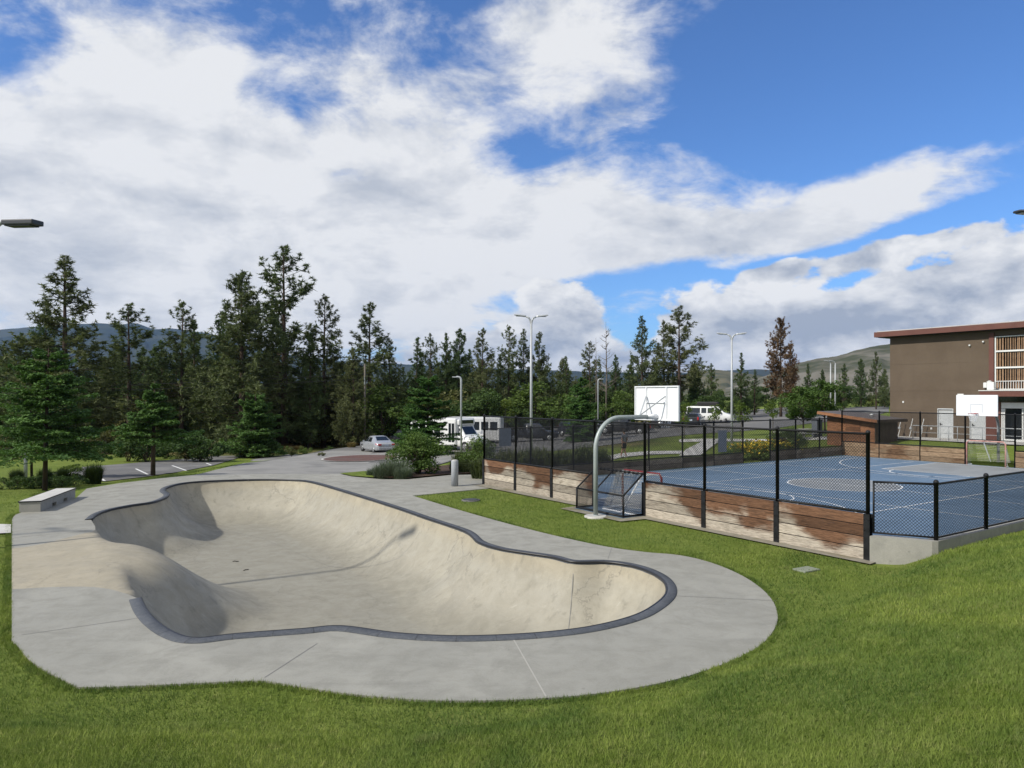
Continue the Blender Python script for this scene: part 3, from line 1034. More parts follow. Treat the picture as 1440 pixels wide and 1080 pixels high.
# the goal recess: a caged bay pushed out through the near boards
x0, y0 = cw(3 * 2.44, 0)
cage = empty('goal_recess', (x0, y0, 0), ANG_V, 'black tube cage of the goal recess bulging out of the near fence', 'goal cage')
mb = MB()
w_, dp, hl, ht = 2.44, -.86, .70, 1.30
for x in (0.07, w_ - .07):
    mb.tube([(x, -.06, ht), (x, dp, hl)], .030, 8); mb.tube([(x, dp, hl), (x, dp, .0)], .034, 8); mb.tube([(x, -.06, .05), (x, dp, .05)], .028, 8)
mb.tube([(.07, dp, hl), (w_ - .07, dp, hl)], .030, 8); mb.tube([(.07, dp, .05), (w_ - .07, dp, .05)], .036, 8)
mb.tube([(w_ * .40, -.06, ht), (w_ * .40, dp, hl)], .026, 8)
mb.build('frame', M_black, cage)
m_front = chain_mesh(w_ - .14, hl - .05); link('mesh_panel', m_front, cage, (.07, dp, .05))
sl = sqrt((dp + .06) ** 2 + (ht - hl) ** 2)
o = link('mesh_panel', chain_mesh(w_ - .14, sl), cage, (.07, dp, hl)); o.rotation_euler = (-atan2(-dp - .06, ht - hl), 0, 0)
for x in (0.07, w_ - .07):
    o = link('mesh_panel', chain_mesh(-dp - .06, hl), cage, (x, dp, .05)); o.rotation_euler = (0, 0, pi / 2)
poly = [cw(7.32, -.95), cw(9.76, -.95), cw(9.76, 0), cw(7.32, 0)]
cdt_sheet('recess_slab', poly, [], [], lambda x, y: x * 0 + .016, M_court)

side_fence = fence('long black chain-link fence over low grey boards along the left side of the court', 0, 0, ANG_U, 11, 27.1 / 11, .56, 2.42, M_boards_side, skip_board=(7,), skip_mesh=(7,), planks=2, low_post=False)
far_fence = fence('black chain-link fence over brown boards at the far end of the court', 0, LL, ANG_V, 7, 2.44, .86, 2.85, M_boards_far, skip_board=(3,), planks=3, low_post=False)
link('mesh_panel', chain_mesh(2.39, 2.8 - 1.4), far_fence, (3 * 2.44 + .025, 0, 1.4))
mb = MB(); mb.tube([(3 * 2.44, 0, 1.4), (4 * 2.44, 0, 1.4)], .024, 8); mb.build('mid_rail', M_black, far_fence)
# low fence on a concrete kerb wall to the right
M_kerb = pbr('kerb concrete', f_concrete((.27, .265, .24), (.34, .33, .30), (.22, .215, .20), .2), spec=.3)
c1 = cw(17.08, 0); c2 = cw(*CT['c2'])
kw = [cw(17.2, .14), cw(18.06, .60), cw(18.10, .66), cw(18.10, 20), cw(18.38, 20), cw(18.38, .55), cw(18.30, .44), cw(17.2, -.14)]
kroot = empty('kerb_wall', (0, 0, 0), 0, 'low concrete wall under the short fence at the right of the court', 'wall')
mb = MB(); mb.prism(kw, -.4, .60); mb.build('wall_body', M_kerb, kroot)
dch = sqrt((CT['c2'][0] - 17.08) ** 2 + CT['c2'][1] ** 2)
a_ch = atan2(c2[1] - c1[1] , c2[0] - c1[0])
low = empty('low_fence', (c2[0], c2[1], .60), ANG_U, 'short black chain-link fence standing on the low concrete wall', 'fence')
pm = post_mesh(1.30, .047)
for i in range(5): link('post', pm, low, (i * 2.44, -.02, 0))
mb = MB(); mb.tube([(0, -.02, 1.26), (9.76, -.02, 1.26)], .026, 8); mb.tube([(0, -.02, .05), (9.76, -.02, .05)], .018, 8)
mb.build('top_rail', M_black, low)
for i in range(4): link('mesh_panel', chain_mesh(2.36, 1.2), low, (i * 2.44 + .04, -.02, .05))
cl = dch + .05
ch = empty('corner_panel', (c1[0], c1[1], .60), a_ch, 'short chain-link panel across the near right corner of the court', 'fence')
mb = MB(); mb.tube([(.10, -.02, 1.24), (cl, -.02, 1.26)], .026, 8); mb.tube([(.10, -.02, .06), (cl, -.02, .06)], .022, 8); mb.tube([(.12, -.02, .05), (.12, -.02, 1.24)], .022, 8)
mb.build('frame', M_black, ch)
link('mesh_panel', chain_mesh(cl - .14, 1.18), ch, (.12, -.02, .06))

# ---------------- hoops
M_pale_mark = pbr('pale marking', base=(.50, .52, .55), rough=.5)
M_board_white = pbr('white backboard', speckled((.74, .76, .78), (.68, .70, .73), 2, 5, (.35, .5)), spec=.5)


def hoop(label, s, t, ang, pole_mat, reach, zt, bw, bh, bz):
    """gooseneck: local x points into the court"""
    x0, y0 = cw(s, t)
    root = empty('basketball_hoop', (x0, y0, 0), ang, label, 'basketball hoop')
    pts = [(0, 0, 0), (0, 0, zt - 1.0)]
    for k_ in range(1, 11):
        a = k_ / 10 * pi / 2; pts.append((1.0 - 1.0 * cos(a), 0, zt - 1.0 + 1.0 * sin(a)))
    pts += [(reach - .45, 0, zt)]
    mb = MB(); mb.tube(pts, .072, 14); mb.lathe([(.17, 0), (.17, .015), (.09, .02), (.08, .06)], n=16); mb.build('pole', pole_mat, root)
    mb = MB(); mb.tube([(reach - .47, 0, zt), (reach - .03, 0, zt)], .088, 14); mb.build('sleeve', M_board_white, root)
    b = MB(); b.box((reach, 0, bz + bh / 2), (.03, bw, bh), bev=.006); bo = b.build('backboard', M_board_white, root)
    b = MB()
    fr = -.035
    for y in (-bw / 2 + .02, bw / 2 - .02): b.box((reach + fr, y, bz + bh / 2), (.04, .04, bh))
    for z in (bz + .02, bz + bh - .02): b.box((reach + fr, 0, z), (.04, bw - .08, .04))
    for y in (-.47, .47): b.box((reach + fr, y, bz + bh / 2), (.036, .045, bh - .08))
    b.box((reach + fr, 0, bz + bh * .52), (.034, .90, .04))
    b.build('frame', M_board_white, bo)
    b = MB()
    for y in (-.45, .45): b.bar((reach - .80, 0, zt + .05), (reach - .06, y, bz + bh * .70), .034)
    b.build('brace', M_grey_steel, root)
    b = MB(); ring_ = [(reach + .20 + .23 * (1 - cos(a)) - .02, .23 * sin(a), bz + .14) for a in np.linspace(0, 2 * pi, 21)]
    b.tube(ring_, .011, 6, cap=False); b.box((reach + .10, 0, bz + .12), (.18, .14, .05)); b.bar((reach + .02, .1, bz + .02), (reach + .2, .18, bz + .13), .014); b.bar((reach + .02, -.1, bz + .02), (reach + .2, -.18, bz + .13), .014)
    rim = b.build('rim', M_red, root)
    b = MB()
    for i in range(12):
        for sg in (1, -1):
            pts = [(reach + .41 + (.23 - .10 * k_) * cos(2 * pi * (i + sg * k_ * 1.3) / 12), (.23 - .10 * k_) * sin(2 * pi * (i + sg * k_ * 1.3) / 12), bz + .13 - .40 * k_) for k_ in (0, .33, .66, 1)]
            b.tube(pts, .005, 3, cap=False)
    b.build('net', M_board_white, rim)
    # white target square
    b = MB()
    for d, c in (((.004, .61, .05), (reach + .018, 0, bz + .62)), ((.004, .05, .42), (reach + .018, -.28, bz + .385)), ((.004, .05, .42), (reach + .018, .28, bz + .385))): b.box(c, d)
    b.build('target_square', M_pale_mark, bo)
    return root


hoop('galvanised gooseneck hoop in the grass outside the near fence, white backboard seen from behind', 8.94, -1.35, ANG_U, M_galv, 2.72, 3.13, 2.05, 1.17, 3.0)
hoop('grey gooseneck hoop behind the far boards with white backboard and red rim facing us', 8.45, LL + 1.3, ANG_U + pi, M_grey_steel, 2.6, 3.0, 2.02, 1.12, 2.75)
mb = MB(); p_ = cw(8.94, -1.35); mb.lathe([(.36, -.2), (.36, .02), (.33, .03)], (0, 0, 0), 20)
o = mb.build('pole_footing', M_walk, None, (p_[0], p_[1], .0)); tag(o, 'round concrete footing under the near gooseneck pole', 'footing')

# ---------------- goals
M_net = pbr('goal net', base=(.45, .45, .43), rough=.9)
M_pale_red = pbr('faded red paint', speckled((.36, .16, .14), (.46, .30, .26), 4, 5, (.5, .7)))


def net_strip(b, p00, p10, p11, p01, nu, nv, r=.007):
    P = [Vector(p) for p in (p00, p10, p11, p01)]
    f = lambda u, v: (P[0] * (1 - u) + P[1] * u) * (1 - v) + (P[3] * (1 - u) + P[2] * u) * v
    for i in range(nu + 1): b.tube([f(i / nu, v) for v in (0, .5, 1)], r, 3, cap=False)
    for j in range(nv + 1): b.tube([f(u, j / nv) for u in (0, .5, 1)], r, 3, cap=False)


def goal(label, s, t, ang, w, h, d, mat):
    x0, y0 = cw(s, t)
    root = empty('street_hockey_goal', (x0, y0, 0), ang, label, 'goal')
    b = MB(); b.tube([(0, -w / 2, 0), (0, -w / 2, h - .12), (0, -w / 2 + .10, h), (0, w / 2 - .10, h), (0, w / 2, h - .12), (0, w / 2, 0)], .038, 10); b.build('mouth_frame', mat, root)
    b = MB(); b.tube([(0, -w / 2, .03), (d, -w / 2 + .12, .03), (d, w / 2 - .12, .03), (0, w / 2, .03)], .03, 8); b.bar((.02, .12, h - .02), (d, .12, .04), .05, .03); b.tube([(0, -w / 2 + .1, h - .01), (d * .45, -w / 2 + .2, h - .02), (d * .45, w / 2 - .2, h - .02), (0, w / 2 - .1, h - .01)], .02, 8)
    b.build('base_frame', M_board_white, root)
    b = MB()
    net_strip(b, (d * .45, -w / 2 + .2, h - .02), (d * .45, w / 2 - .2, h - .02), (d, w / 2 - .12, .05), (d, -w / 2 + .12, .05), 22, 14)
    net_strip(b, (0, -w / 2, .05), (d, -w / 2 + .12, .05), (d * .45, -w / 2 + .2, h - .02), (0, -w / 2, h - .05), 8, 14)
    net_strip(b, (0, w / 2, .05), (d, w / 2 - .12, .05), (d * .45, w / 2 - .2, h - .02), (0, w / 2, h - .05), 8, 14)
    net_strip(b, (0, -w / 2, h - .01), (d * .45, -w / 2 + .2, h - .02), (d * .45, w / 2 - .2, h - .02), (0, w / 2, h - .01), 6, 20)
    b.build('net', M_net, root)
    return root


goal('red-framed goal with grey netting standing in the near recess', 8.84, .75, ANG_U + pi, 1.84, 1.28, 1.0, M_red)
goal('faded red goal with white crossbar in the far boards, netting behind it', 8.48, LL - .3, ANG_U, 1.9, 1.35, 1.0, M_pale_red)

# ================================================================== building on the right
def f_stucco(q, b):
    p = ocoord(q)
    n1 = q.ss(q.noise(p, .5, 6, .6), .3, .7); n2 = q.noise(p, 26, 5, .7)
    c = q.mix(n1, (.092, .068, .047), (.112, .085, .060))
    st = q.noise(q.mapping(p, sc=(3.0, 3.0, .25)), 1.6, 7, .65)
    c = q.mix(q.mul(q.ss(st, .52, .74), .40), c, (.085, .064, .046))
    c = q.mix(1.0, c, q.mix(n2, (.86,) * 3, (1.14,) * 3), 'MULTIPLY')
    q.put(b.inputs['Base Color'], c); b.inputs['Roughness'].default_value = .9
    bump(q, b, n2, .01)


M_stucco = pbr('brown stucco', f_stucco)
M_fascia = pbr('dark red fascia', speckled((.105, .040, .030), (.125, .050, .038), 1.5, 6, (.5, .7)))
M_roof = pbr('roof membrane', speckled((.45, .46, .46), (.38, .39, .39), 1, 6))
M_white = pbr('white frames', speckled((.66, .67, .66), (.58, .59, .58), 2, 6, (.45, .6)))
M_door = pbr('pale door', speckled((.50, .52, .53), (.44, .46, .47), 1.4, 6, (.4, .55)))
M_glass = pbr('dark glass', base=(.012, .015, .018), rough=.06, spec=.6)
M_slat = pbr('wood slats', speckled((.19, .11, .062), (.29, .19, .115), 4, 8, (.7, .9)))
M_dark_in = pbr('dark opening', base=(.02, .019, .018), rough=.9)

bz0 = .76
B = empty('community_building', (28.6, 53.8, bz0), ANG_V, 'brown stucco building with dark red roof edge and slatted balcony screen', 'building')
H1 = 7.50
mb = MB()
# front wall in bays round the two doors and the glazed entrance
def wall_bits(mb, y0, y1, x0, x1, z0, z1, holes):
    xs = sorted({x0, x1, *[h[0] for h in holes], *[h[1] for h in holes]}); zs = sorted({z0, z1, *[h[2] for h in holes], *[h[3] for h in holes]})
    for a, b in zip(xs, xs[1:]):
        for c, d in zip(zs, zs[1:]):
            if any(h[0] <= (a + b) / 2 <= h[1] and h[2] <= (c + d) / 2 <= h[3] for h in holes): continue
            mb.face([(a, y0, c), (b, y0, c), (b, y0, d), (a, y0, d)])
    for h in holes:
        a, b, c, d = h
        mb.face([(a, y0, c), (a, y1, c), (a, y1, d), (a, y0, d)]); mb.face([(b, y0, c), (b, y0, d), (b, y1, d), (b, y1, c)]); mb.face([(a, y0, d), (a, y1, d), (b, y1, d), (b, y0, d)])
D1 = (3.40, 4.46, .02, 2.16); D2 = (5.52, 6.52, .02, 2.16); GL = (7.45, 15.0, .02, 2.60); SC = (7.10, 15.2, 3.42, 7.10); TR = (7.2, 15.0, 2.66, 3.0)
wall_bits(mb, 0, .22, 0, 16, -.5, H1, [D1, D2, GL, SC, TR])
mb.face([(0, 0, -.5), (0, 0, H1), (0, 22, H1), (0, 22, -.5)]); mb.face([(16, 0, -.5), (16, 22, -.5), (16, 22, H1), (16, 0, H1)]); mb.face([(0, 22, -.5), (0, 22, H1), (16, 22, H1), (16, 22, -.5)])
mb.face([(0, 0, H1), (16, 0, H1), (16, 22, H1), (0, 22, H1)])
wl = mb.build('wall', M_stucco, B)
mb = MB()
for z in (2.0, 3.42, 5.4): mb.box((3.0 if z != 3.42 else 3.3, -.004, z), (6.0 if z != 3.42 else 6.6, .012, .018))
mb.build('wall_joint', M_stucco, wl)
mb = MB(); mb.box((8.0, 10.9, H1 + .19), (17.7, 23.2, .38)); rf = mb.build('fascia', M_fascia, B)
mb = MB(); mb.box((8.0, 10.9, H1 + .42), (17.4, 22.9, .07)); mb.box((8.0, 11.3, H1 + .50), (16.2, 21, .10)); mb.build('roof', M_roof, rf)
mb = MB(); mb.box((8, 10.9, H1 - .02), (17.3, 22.8, .04)); mb.build('soffit', M_dark_in, rf)
for d in (D1, D2):
    mb = MB(); mb.box(((d[0] + d[1]) / 2, .12, (d[2] + d[3]) / 2), (d[1] - d[0] - .08, .05, d[3] - d[2] - .05), bev=.004); dr = mb.build('door', M_door, B)
    mb = MB(); mb.box((d[0] + .02, .05, 1.08), (.05, .10, 2.14)); mb.box((d[1] - .02, .05, 1.08), (.05, .10, 2.14)); mb.box(((d[0] + d[1]) / 2, .05, 2.13), (d[1] - d[0] - .09, .10, .06)); mb.build('door_frame', M_door, dr)
    mb = MB(); mb.box((d[0] + .16, .075, 1.05), (.05, .05, .16)); mb.bar((d[0] + .16, .06, 1.02), (d[0] + .30, .05, 1.02), .025); mb.build('handle', M_dark_steel, dr)
# dark red wall panel, post and canopy beside the entrance
mb = MB(); mb.box((6.98, -.03, 1.33), (.86, .06, 2.66)); mb.build('wall_panel', M_fascia, B)
mb = MB(); mb.box((6.90, -.05, 5.28), (.30, .10, 4.05)); mb.build('wall_pilaster', M_fascia, B)
mb = MB(); mb.box((11.0, -.62, 3.20), (8.7, 1.24, .36)); cn = mb.build('canopy', M_fascia, B)
mb = MB(); mb.box((11.0, -.62, 3.41), (8.8, 1.30, .05)); mb.build('canopy_cap', M_white, cn)
# balcony screen of wooden slats in white rails
mb = MB()
r_ = random.Random(5); x = 7.22
while x < 15.1:
    w = r_.choice((.05, .07, .09)); mb.box((x, .03 + r_.uniform(-.015, .015), 5.26), (w, .04, 3.55)); x += w + r_.uniform(.045, .10)
sc_ = mb.build('slat_screen', M_slat, B)
mb = MB()
for z in (3.50, 4.95, 6.05, 7.02): mb.box((11.15, -.04, z), (8.1, .07, .11 if z in (4.95, 6.05) else .06))
for x in (7.13, 11.1): mb.box((x, -.035, 5.25), (.07, .065, 3.48))
mb.build('screen_rail', M_white, sc_)
mb = MB()
for i in range(50): mb.box((7.3 + i * .15, -.06, 3.78), (.022, .022, .5))
mb.box((11.1, -.06, 4.04), (8.0, .04, .04)); mb.build('balcony_baluster', M_white, sc_)
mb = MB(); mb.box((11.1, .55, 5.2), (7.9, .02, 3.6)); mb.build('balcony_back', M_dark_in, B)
# glazed entrance
mb = MB(); mb.box((11.2, .14, 1.31), (7.5, .02, 2.55)); gs = mb.build('entrance_glass', M_glass, B)
mb = MB()
mb.box((11.2, .06, 2.42), (7.5, .12, .38))
for x in (7.50, 7.62, 8.70, 8.86, 9.95, 10.1, 11.2, 12.4, 13.6, 14.9): mb.box((x, .06, 1.11), (.09, .12, 2.20))
mb.box((11.2, .06, .10), (7.5, .11, .16)); mb.build('entrance_frame', M_white, gs)
mb = MB(); mb.box((11.1, .16, 2.83), (7.8, .02, .36)); mb.build('transom_glass', M_glass, B)
# small fittings of the wall
for x, z in ((5.55, 6.55), (6.4, 6.75)):
    mb = MB(); mb.box((x, -.06, z), (.11, .12, .11), bev=.02); mb.lathe([(.05, -.14), (.06, -.12)], (x, 0, z), 8, 'y'); mb.build('wall_light', M_white, B)
mb = MB(); mb.box((4.95, -.03, 3.0), (.40, .06, .40), bev=.01); sg = mb.build('wall_sign', M_white, B)
mb = MB(); mb.box((4.95, -.065, 3.02), (.15, .01, .13)); mb.box((4.95, -.065, 2.90), (.08, .01, .06)); mb.build('pictogram', M_dark_steel, sg)
for x in (6.55, 6.85):
    mb = MB(); mb.box((x, -.10, 3.78), (.22, .20, .36), bev=.03); mb.box((x, -.02, 3.78), (.1, .06, .1)); mb.build('floodlight', M_white if x < 6.7 else M_grey_steel, B)
mb = MB(); mb.box((7.1, -.6, 3.72), (.42, .30, .52), bev=.02); mb.lathe([(.14, .26), (.18, .30), (.05, .36)], (7.0, -.6, 3.72), 10); mb.build('speaker_box', M_white, B)
for x, z in ((3.0, .7), (1.0, 2.6)):
    mb = MB(); mb.box((x, -.03, z), (.10, .05, .14)); mb.build('outlet_cover', M_white, B)
# handrail in front
hx, hy = bpt(3.0, -2.6)
hr = empty('handrail', (hx, hy, bz0 + .04), ANG_V, 'grey steel handrail in front of the brown building', 'railing')
mb = MB(); mb.tube([(0, 0, 0), (0, 0, .95), (9, 0, .95), (9, 0, 0)], .028, 8); mb.tube([(0, 0, .48), (9, 0, .48)], .018, 6); mb.build('rail', M_grey_steel, hr)
for x in (.55, 1.8, 2.35, 2.9, 4.4, 5.6, 6.8, 8.0):
    mb = MB(); mb.tube([(x, 0, 0), (x, 0, .93)], .022, 6); mb.build('post', M_grey_steel, hr)
# wavy white bike stands by the wall
for i, (s_, nm) in enumerate(((1.0, 'white upright bike stand by the brown wall, nearest the wall corner'), (1.82, 'white upright bike stand, middle one of three by the brown wall'), (2.6, 'white upright bike stand by the brown wall, nearest the pale door'))):
    x0, y0 = bpt(s_, -.55)
    t_ = empty('bike_stand', (x0, y0, bz0), ANG_V, nm, 'bike stand', 'white bike stands along the building')
    mb = MB(); mb.tube([(-.10, 0, 0), (-.10, 0, .1), (.02, 0, .55), (.0, 0, .8), (.12, 0, 1.30), (.12, 0, 1.40)], .026, 8); mb.build('bent_tube', M_white, t_)
    mb = MB(); mb.box((0, -.03, .68), (.16, .10, .14), bev=.02); mb.build('clamp', M_grey_steel, t_)

# ================================================================== shed beyond the boards
M_shed = pbr('cedar boards', f_boards((.20, .095, .050), (.155, .070, .036), (.09, .042, .024), .02, 7.0))
M_shed_shaded = pbr('shaded shed siding', speckled((.070, .048, .034), (.055, .038, .028), 2.5, 8, (.8, .9)))  # shade of the right-hand side put into the colour
M_shed_roof = pbr('shed roof', speckled((.085, .072, .066), (.11, .095, .088), 2.0, 7, (.7, .9)))
SX, SY = 24.55, 48.1
shed_z = gz(SX, SY)
shed = empty('shed', (SX, SY, shed_z), ANG_V, 'cedar shed with sloping brown roof behind the far corner of the court', 'shed')
# local x toward the camera-right corner (0), y into depth
def zr(x): return 2.62 - shed_z + .05 - (x + 3.55) * .115
mb = MB(); w0, dpt = -3.5, 2.9
mb.face([(w0, 0, 0), (0, 0, 0), (0, 0, zr(0) - .22), (w0, 0, zr(w0) - .22)]); mb.face([(w0, dpt, 0), (w0, dpt, zr(w0) - .22), (0, dpt, zr(0) - .22), (0, dpt, 0)]); mb.face([(w0, 0, 0), (w0, 0, zr(w0) - .22), (w0, dpt, zr(w0) - .22), (w0, dpt, 0)])
mb.build('front_wall', M_shed, shed)
mb = MB(); mb.box((.0, dpt / 2, (zr(0) - .22) / 2), (.04, dpt, zr(0) - .22)); mb.build('side_wall', M_shed_shaded, shed)
mb = MB(); mb.box((-1.55, -.02, .88), (1.05, .04, 1.72)); dr = mb.build('door', M_shed, shed); mb = MB(); mb.box((-1.12, -.05, .9), (.04, .04, .14)); mb.build('handle', M_dark_steel, dr)
mb = MB(); a, b = w0 - .45, .42
mb.face([(a, -.5, zr(a)), (b, -.5, zr(b)), (b, dpt + .5, zr(b)), (a, dpt + .5, zr(a))]); mb.face([(a, -.5, zr(a) - .2), (a, dpt + .5, zr(a) - .2), (b, dpt + .5, zr(b) - .2), (b, -.5, zr(b) - .2)])
rf = mb.build('roof', M_shed_roof, shed)
mb = MB(); mb.bar((a, -.5, zr(a) - .10), (b, -.5, zr(b) - .10), .05, .20); mb.build('fascia_board', M_shed, rf)
mb = MB(); mb.bar((b, -.47, zr(b) - .10), (b, dpt + .5, zr(b) - .10), .05, .20); mb.build('gutter', M_shed_shaded, rf)
mb = MB(); mb.lathe([(.10, -.05), (.10, .12), (.16, .14), (.02, .2)], (-.9, 1.2, zr(-.9)), 12); mb.build('roof_vent', M_white, rf)
# bin by the shed
bx, by = cw(-1.4, 22.6)
bn = empty('waste_bin', (bx, by, gz(bx, by)), ANG_U, 'dark rounded bin beside the cedar shed', 'bin')
mb = MB(); mb.lathe([(.36, 0), (.40, .1), (.42, .95), (.40, 1.0)], n=18); mb.build('body', M_dark_steel, bn)
mb = MB(); mb.lathe([(.44, 1.0), (.43, 1.08), (.30, 1.20), (.05, 1.24)], n=18); mb.build('lid', M_black, bn)
# utility cabinet and pale picnic table on the far lawn
p_ = gpix(1149, 614)
cb = empty('utility_cabinet', (*p_, gz(*p_)), .5, 'dark grey utility cabinet on the lawn left of the shed', 'cabinet')
mb = MB(); mb.box((0, 0, .62), (.62, .5, 1.24), bev=.03); mb.build('body', pbr('cabinet grey', speckled((.09, .10, .12), (.11, .12, .14), 3, 4)), cb); mb = MB(); mb.box((0, 0, 1.27), (.68, .56, .06), bev=.01); mb.build('lid', M_dark_steel, cb)
M_pale_wood = pbr('pale planks', speckled((.50, .49, .45), (.40, .39, .36), 3, 6))
for (px, py, nm) in ((1106, 621, 'pale picnic table on the lawn behind the court, its bench ends toward us'), (1128, 617, 'pale picnic table standing behind another one near the maple')):
    p_ = gpix(px, py)
    t_ = empty('picnic_table', (*p_, gz(*p_)), .35, nm, 'picnic table', 'picnic tables on the far lawn')
    mb = MB()
    for i in range(4): mb.box((0, -.3 + i * .2, .74), (1.9, .17, .04))
    mb.build('top', M_pale_wood, t_)
    for sy in (-.72, .72):
        mb = MB(); mb.box((0, sy, .44), (1.9, .26, .04)); mb.build('bench', M_pale_wood, t_)
    for sx in (-.7, .7):
        mb = MB(); mb.bar((sx, -.62, 0), (sx, -.2, .72), .06); mb.bar((sx, .62, 0), (sx, .2, .72), .06); mb.box((sx, 0, .40), (.05, 1.7, .06)); mb.build('leg', M_grey_steel, t_)

# ================================================================== lamps
M_lens = pbr('lamp lens', base=(.25, .26, .28), rough=.25, spec=.5)
M_lamp_dark = pbr('dark lamp housing', base=(.028, .031, .038), rough=.45, spec=.5)


def lamp_head(root, x, z, sg, mat, L=.72, tilt=.08):
    mb = MB()
    pr = [(0, .035, -.03, .03), (.08, .09, -.05, .045), (L * .55, .135, -.045, .05), (L * .92, .125, -.03, .035), (L, .07, -.02, .02)]
    R_ = []
    for (d, w, zl, zh) in pr:
        q = x + sg * d; zz = z + d * tilt
        R_.append([(q, -w, zz + zl * .4), (q, -w * .8, zz + zl), (q, w * .8, zz + zl), (q, w, zz + zl * .4), (q, w * .7, zz + zh), (q, -w * .7, zz + zh)])
    for a, b in zip(R_, R_[1:]):
        for i in range(6): mb.face([a[i], a[(i + 1) % 6], b[(i + 1) % 6], b[i]], True)
    mb.face(R_[0]); mb.face(R_[-1])
    h = mb.build('lamp_head', mat, root)
    mb = MB(); mb.box((x + sg * L * .55, 0, z + L * .55 * tilt - .052), (L * .6, .17, .016)); mb.build('lens', M_lens, h)


def twin_lamp(label, x, y, h, rz, pole_r=.085, mat=None, group=None, heads=(1, -1), arm=.30, L=.72, hm=None, rise=.12):
    mat = mat or M_grey_steel
    z0 = gz(x, y)
    root = empty('street_lamp', (x, y, z0), rz, label, 'street lamp', group)
    mb = MB(); mb.tube([(0, 0, 0), (0, 0, h * .5), (0, 0, h - .25)], [pole_r, pole_r * .9, pole_r * .78], 12); mb.build('pole', mat, root)
    mb = MB(); mb.lathe([(pole_r * 2.2, 0), (pole_r * 2.2, .03), (pole_r * 1.3, .05), (pole_r * 1.2, .16)], n=12); mb.build('base', mat, root)
    for sg in heads:
        mb = MB(); mb.tube([(0, 0, h - .5), (sg * .03, 0, h - .3), (sg * .12, 0, h - .1), (sg * arm, 0, h - .02)], [.06, .06, .055, .045], 8); mb.build('arm', mat, root)
        lamp_head(root, sg * arm, h, sg, hm or mat, L, rise)
    return root


def at_g(px, Y): return (px - 720) / FPX * Y


twin_lamp('tall grey twin-headed lamp post just beyond the left side of the court', at_g(747, 42), 42, CAM_Z + .113 * 42 - gz(at_g(747, 42), 42) - .08, .15)
twin_lamp('tall grey twin-headed lamp post in front of the white van', at_g(1029, 50), 50, CAM_Z + .087 * 50 - gz(at_g(1029, 50), 50) - .05, -.1)
for px, nm in ((1168, 'slim grey lamp post above the maple, left of a close pair'), (1174.5, 'slim grey lamp post above the maple, right of a close pair')):
    twin_lamp(nm, at_g(px, 97), 97, 7.7, .3, .10, heads=(-1,), group='paired lamp posts beyond the shed')
for px, py, Y, nm, sg in ((648.5, 530, 47, 'short grey lamp post with its head bent left, in front of the white bus', -1), (841, 533, 74, 'short grey lamp post among the trees beyond the dark cars', 1)):
    x = at_g(px, Y); h = CAM_Z + (HOR - py) / FPX * Y - gz(x, Y)
    root = empty('street_lamp', (x, Y, gz(x, Y)), 0, nm, 'street lamp')
    mb = MB(); mb.tube([(0, 0, 0), (0, 0, h - .2)] + [(sg * .2 * (1 - cos(a)), 0, h - .2 + .2 * sin(a)) for a in (.4, .8, 1.2, 1.57)] + [(sg * .32, 0, h)], .065, 10); mb.build('pole', M_grey_steel, root)
    mb = MB(); mb.box((sg * .42, 0, h - .01), (.34, .2, .07), bev=.02); mb.build('lamp_head', M_grey_steel, root)
# lamp whose head reaches into the picture at the left; its pole stands just outside
lx, ly = -13.12, 18.05
root = empty('street_lamp', (lx, ly, gz(lx, ly)), -.30, 'dark lamp head reaching in at the left edge against the clouds', 'street lamp')
hh = CAM_Z + (HOR - 314) / FPX * ly - gz(lx, ly)
mb = MB(); mb.tube([(0, 0, 0), (0, 0, hh - .3), (.05, 0, hh - .08), (.25, 0, hh + .02), (.42, 0, hh)], [.08, .062, .055, .05, .045], 10); mb.build('pole', M_grey_steel, root)
mb = MB(); mb.box((.42 + .50, 0, hh - .06), (1.02, .34, .13), M=Matrix.Rotation(.055, 4, 'Y'), bev=.03); hd = mb.build('lamp_head', M_lamp_dark, root)
mb = MB(); mb.box((.42 + .48, 0, hh - .135), (.84, .26, .03), M=Matrix.Rotation(.055, 4, 'Y')); mb.build('lens', M_dark_steel, hd)
# a second lamp farther left throws its shadow onto the deck
twin_lamp('tall lamp post on the left lawn, outside the picture, its shadow on the deck', -21.0, 15.6, 8.2, -.30, .085)
# and one at the right edge
rx, ry = 14.98, 20.0
twin_lamp('dark lamp head cut by the right edge of the picture, high over the court', rx, ry, CAM_Z + (HOR - 300) / FPX * ry - gz(rx, ry), .25, .085, heads=(-1,), L=.74, hm=M_lamp_dark, rise=-.02)

# ================================================================== bench, bollard, small ground things
bl = empty('concrete_ledge', (-15.9, 23.45, 0), atan2(3.3, -.87), 'long pale concrete skate ledge with two dark slots along its foot', 'bench')
mb = MB()
L_ = 3.4; y0, y1 = -.31, .31
# body with two notches on the right-hand (local -y) side
xs = [0, 1.05, 1.45, 2.15, 2.55, L_]
for i in range(5):
    a, b = xs[i], xs[i + 1]; zlo = .13 if i in (1, 3) else 0
    mb.box(((a + b) / 2, (y0 + y1) / 2, (zlo + .30) / 2), (b - a, y1 - y0, .30 - zlo))
mb.box((L_ / 2, .1, .06), (L_ - .02, .2, .12))
mb.build('body', M_kerb, bl)
mb = MB(); mb.box((L_ / 2, 0, .335), (L_ + .02, .66, .06), bev=.008); mb.build('cap', M_walk, bl)
mb = MB()
for yy in (-.332, .332): mb.box((L_ / 2, yy, .345), (L_ + .02, .012, .045))
mb.box((-.016, 0, .345), (.012, .66, .045)); mb.build('edge_angle', M_dark_steel, bl)
p_ = flat(639.5, 683.5)
bo = empty('bollard', (*p_, 0), 0, 'stout pale grey bollard on the path by the court corner', 'bollard')
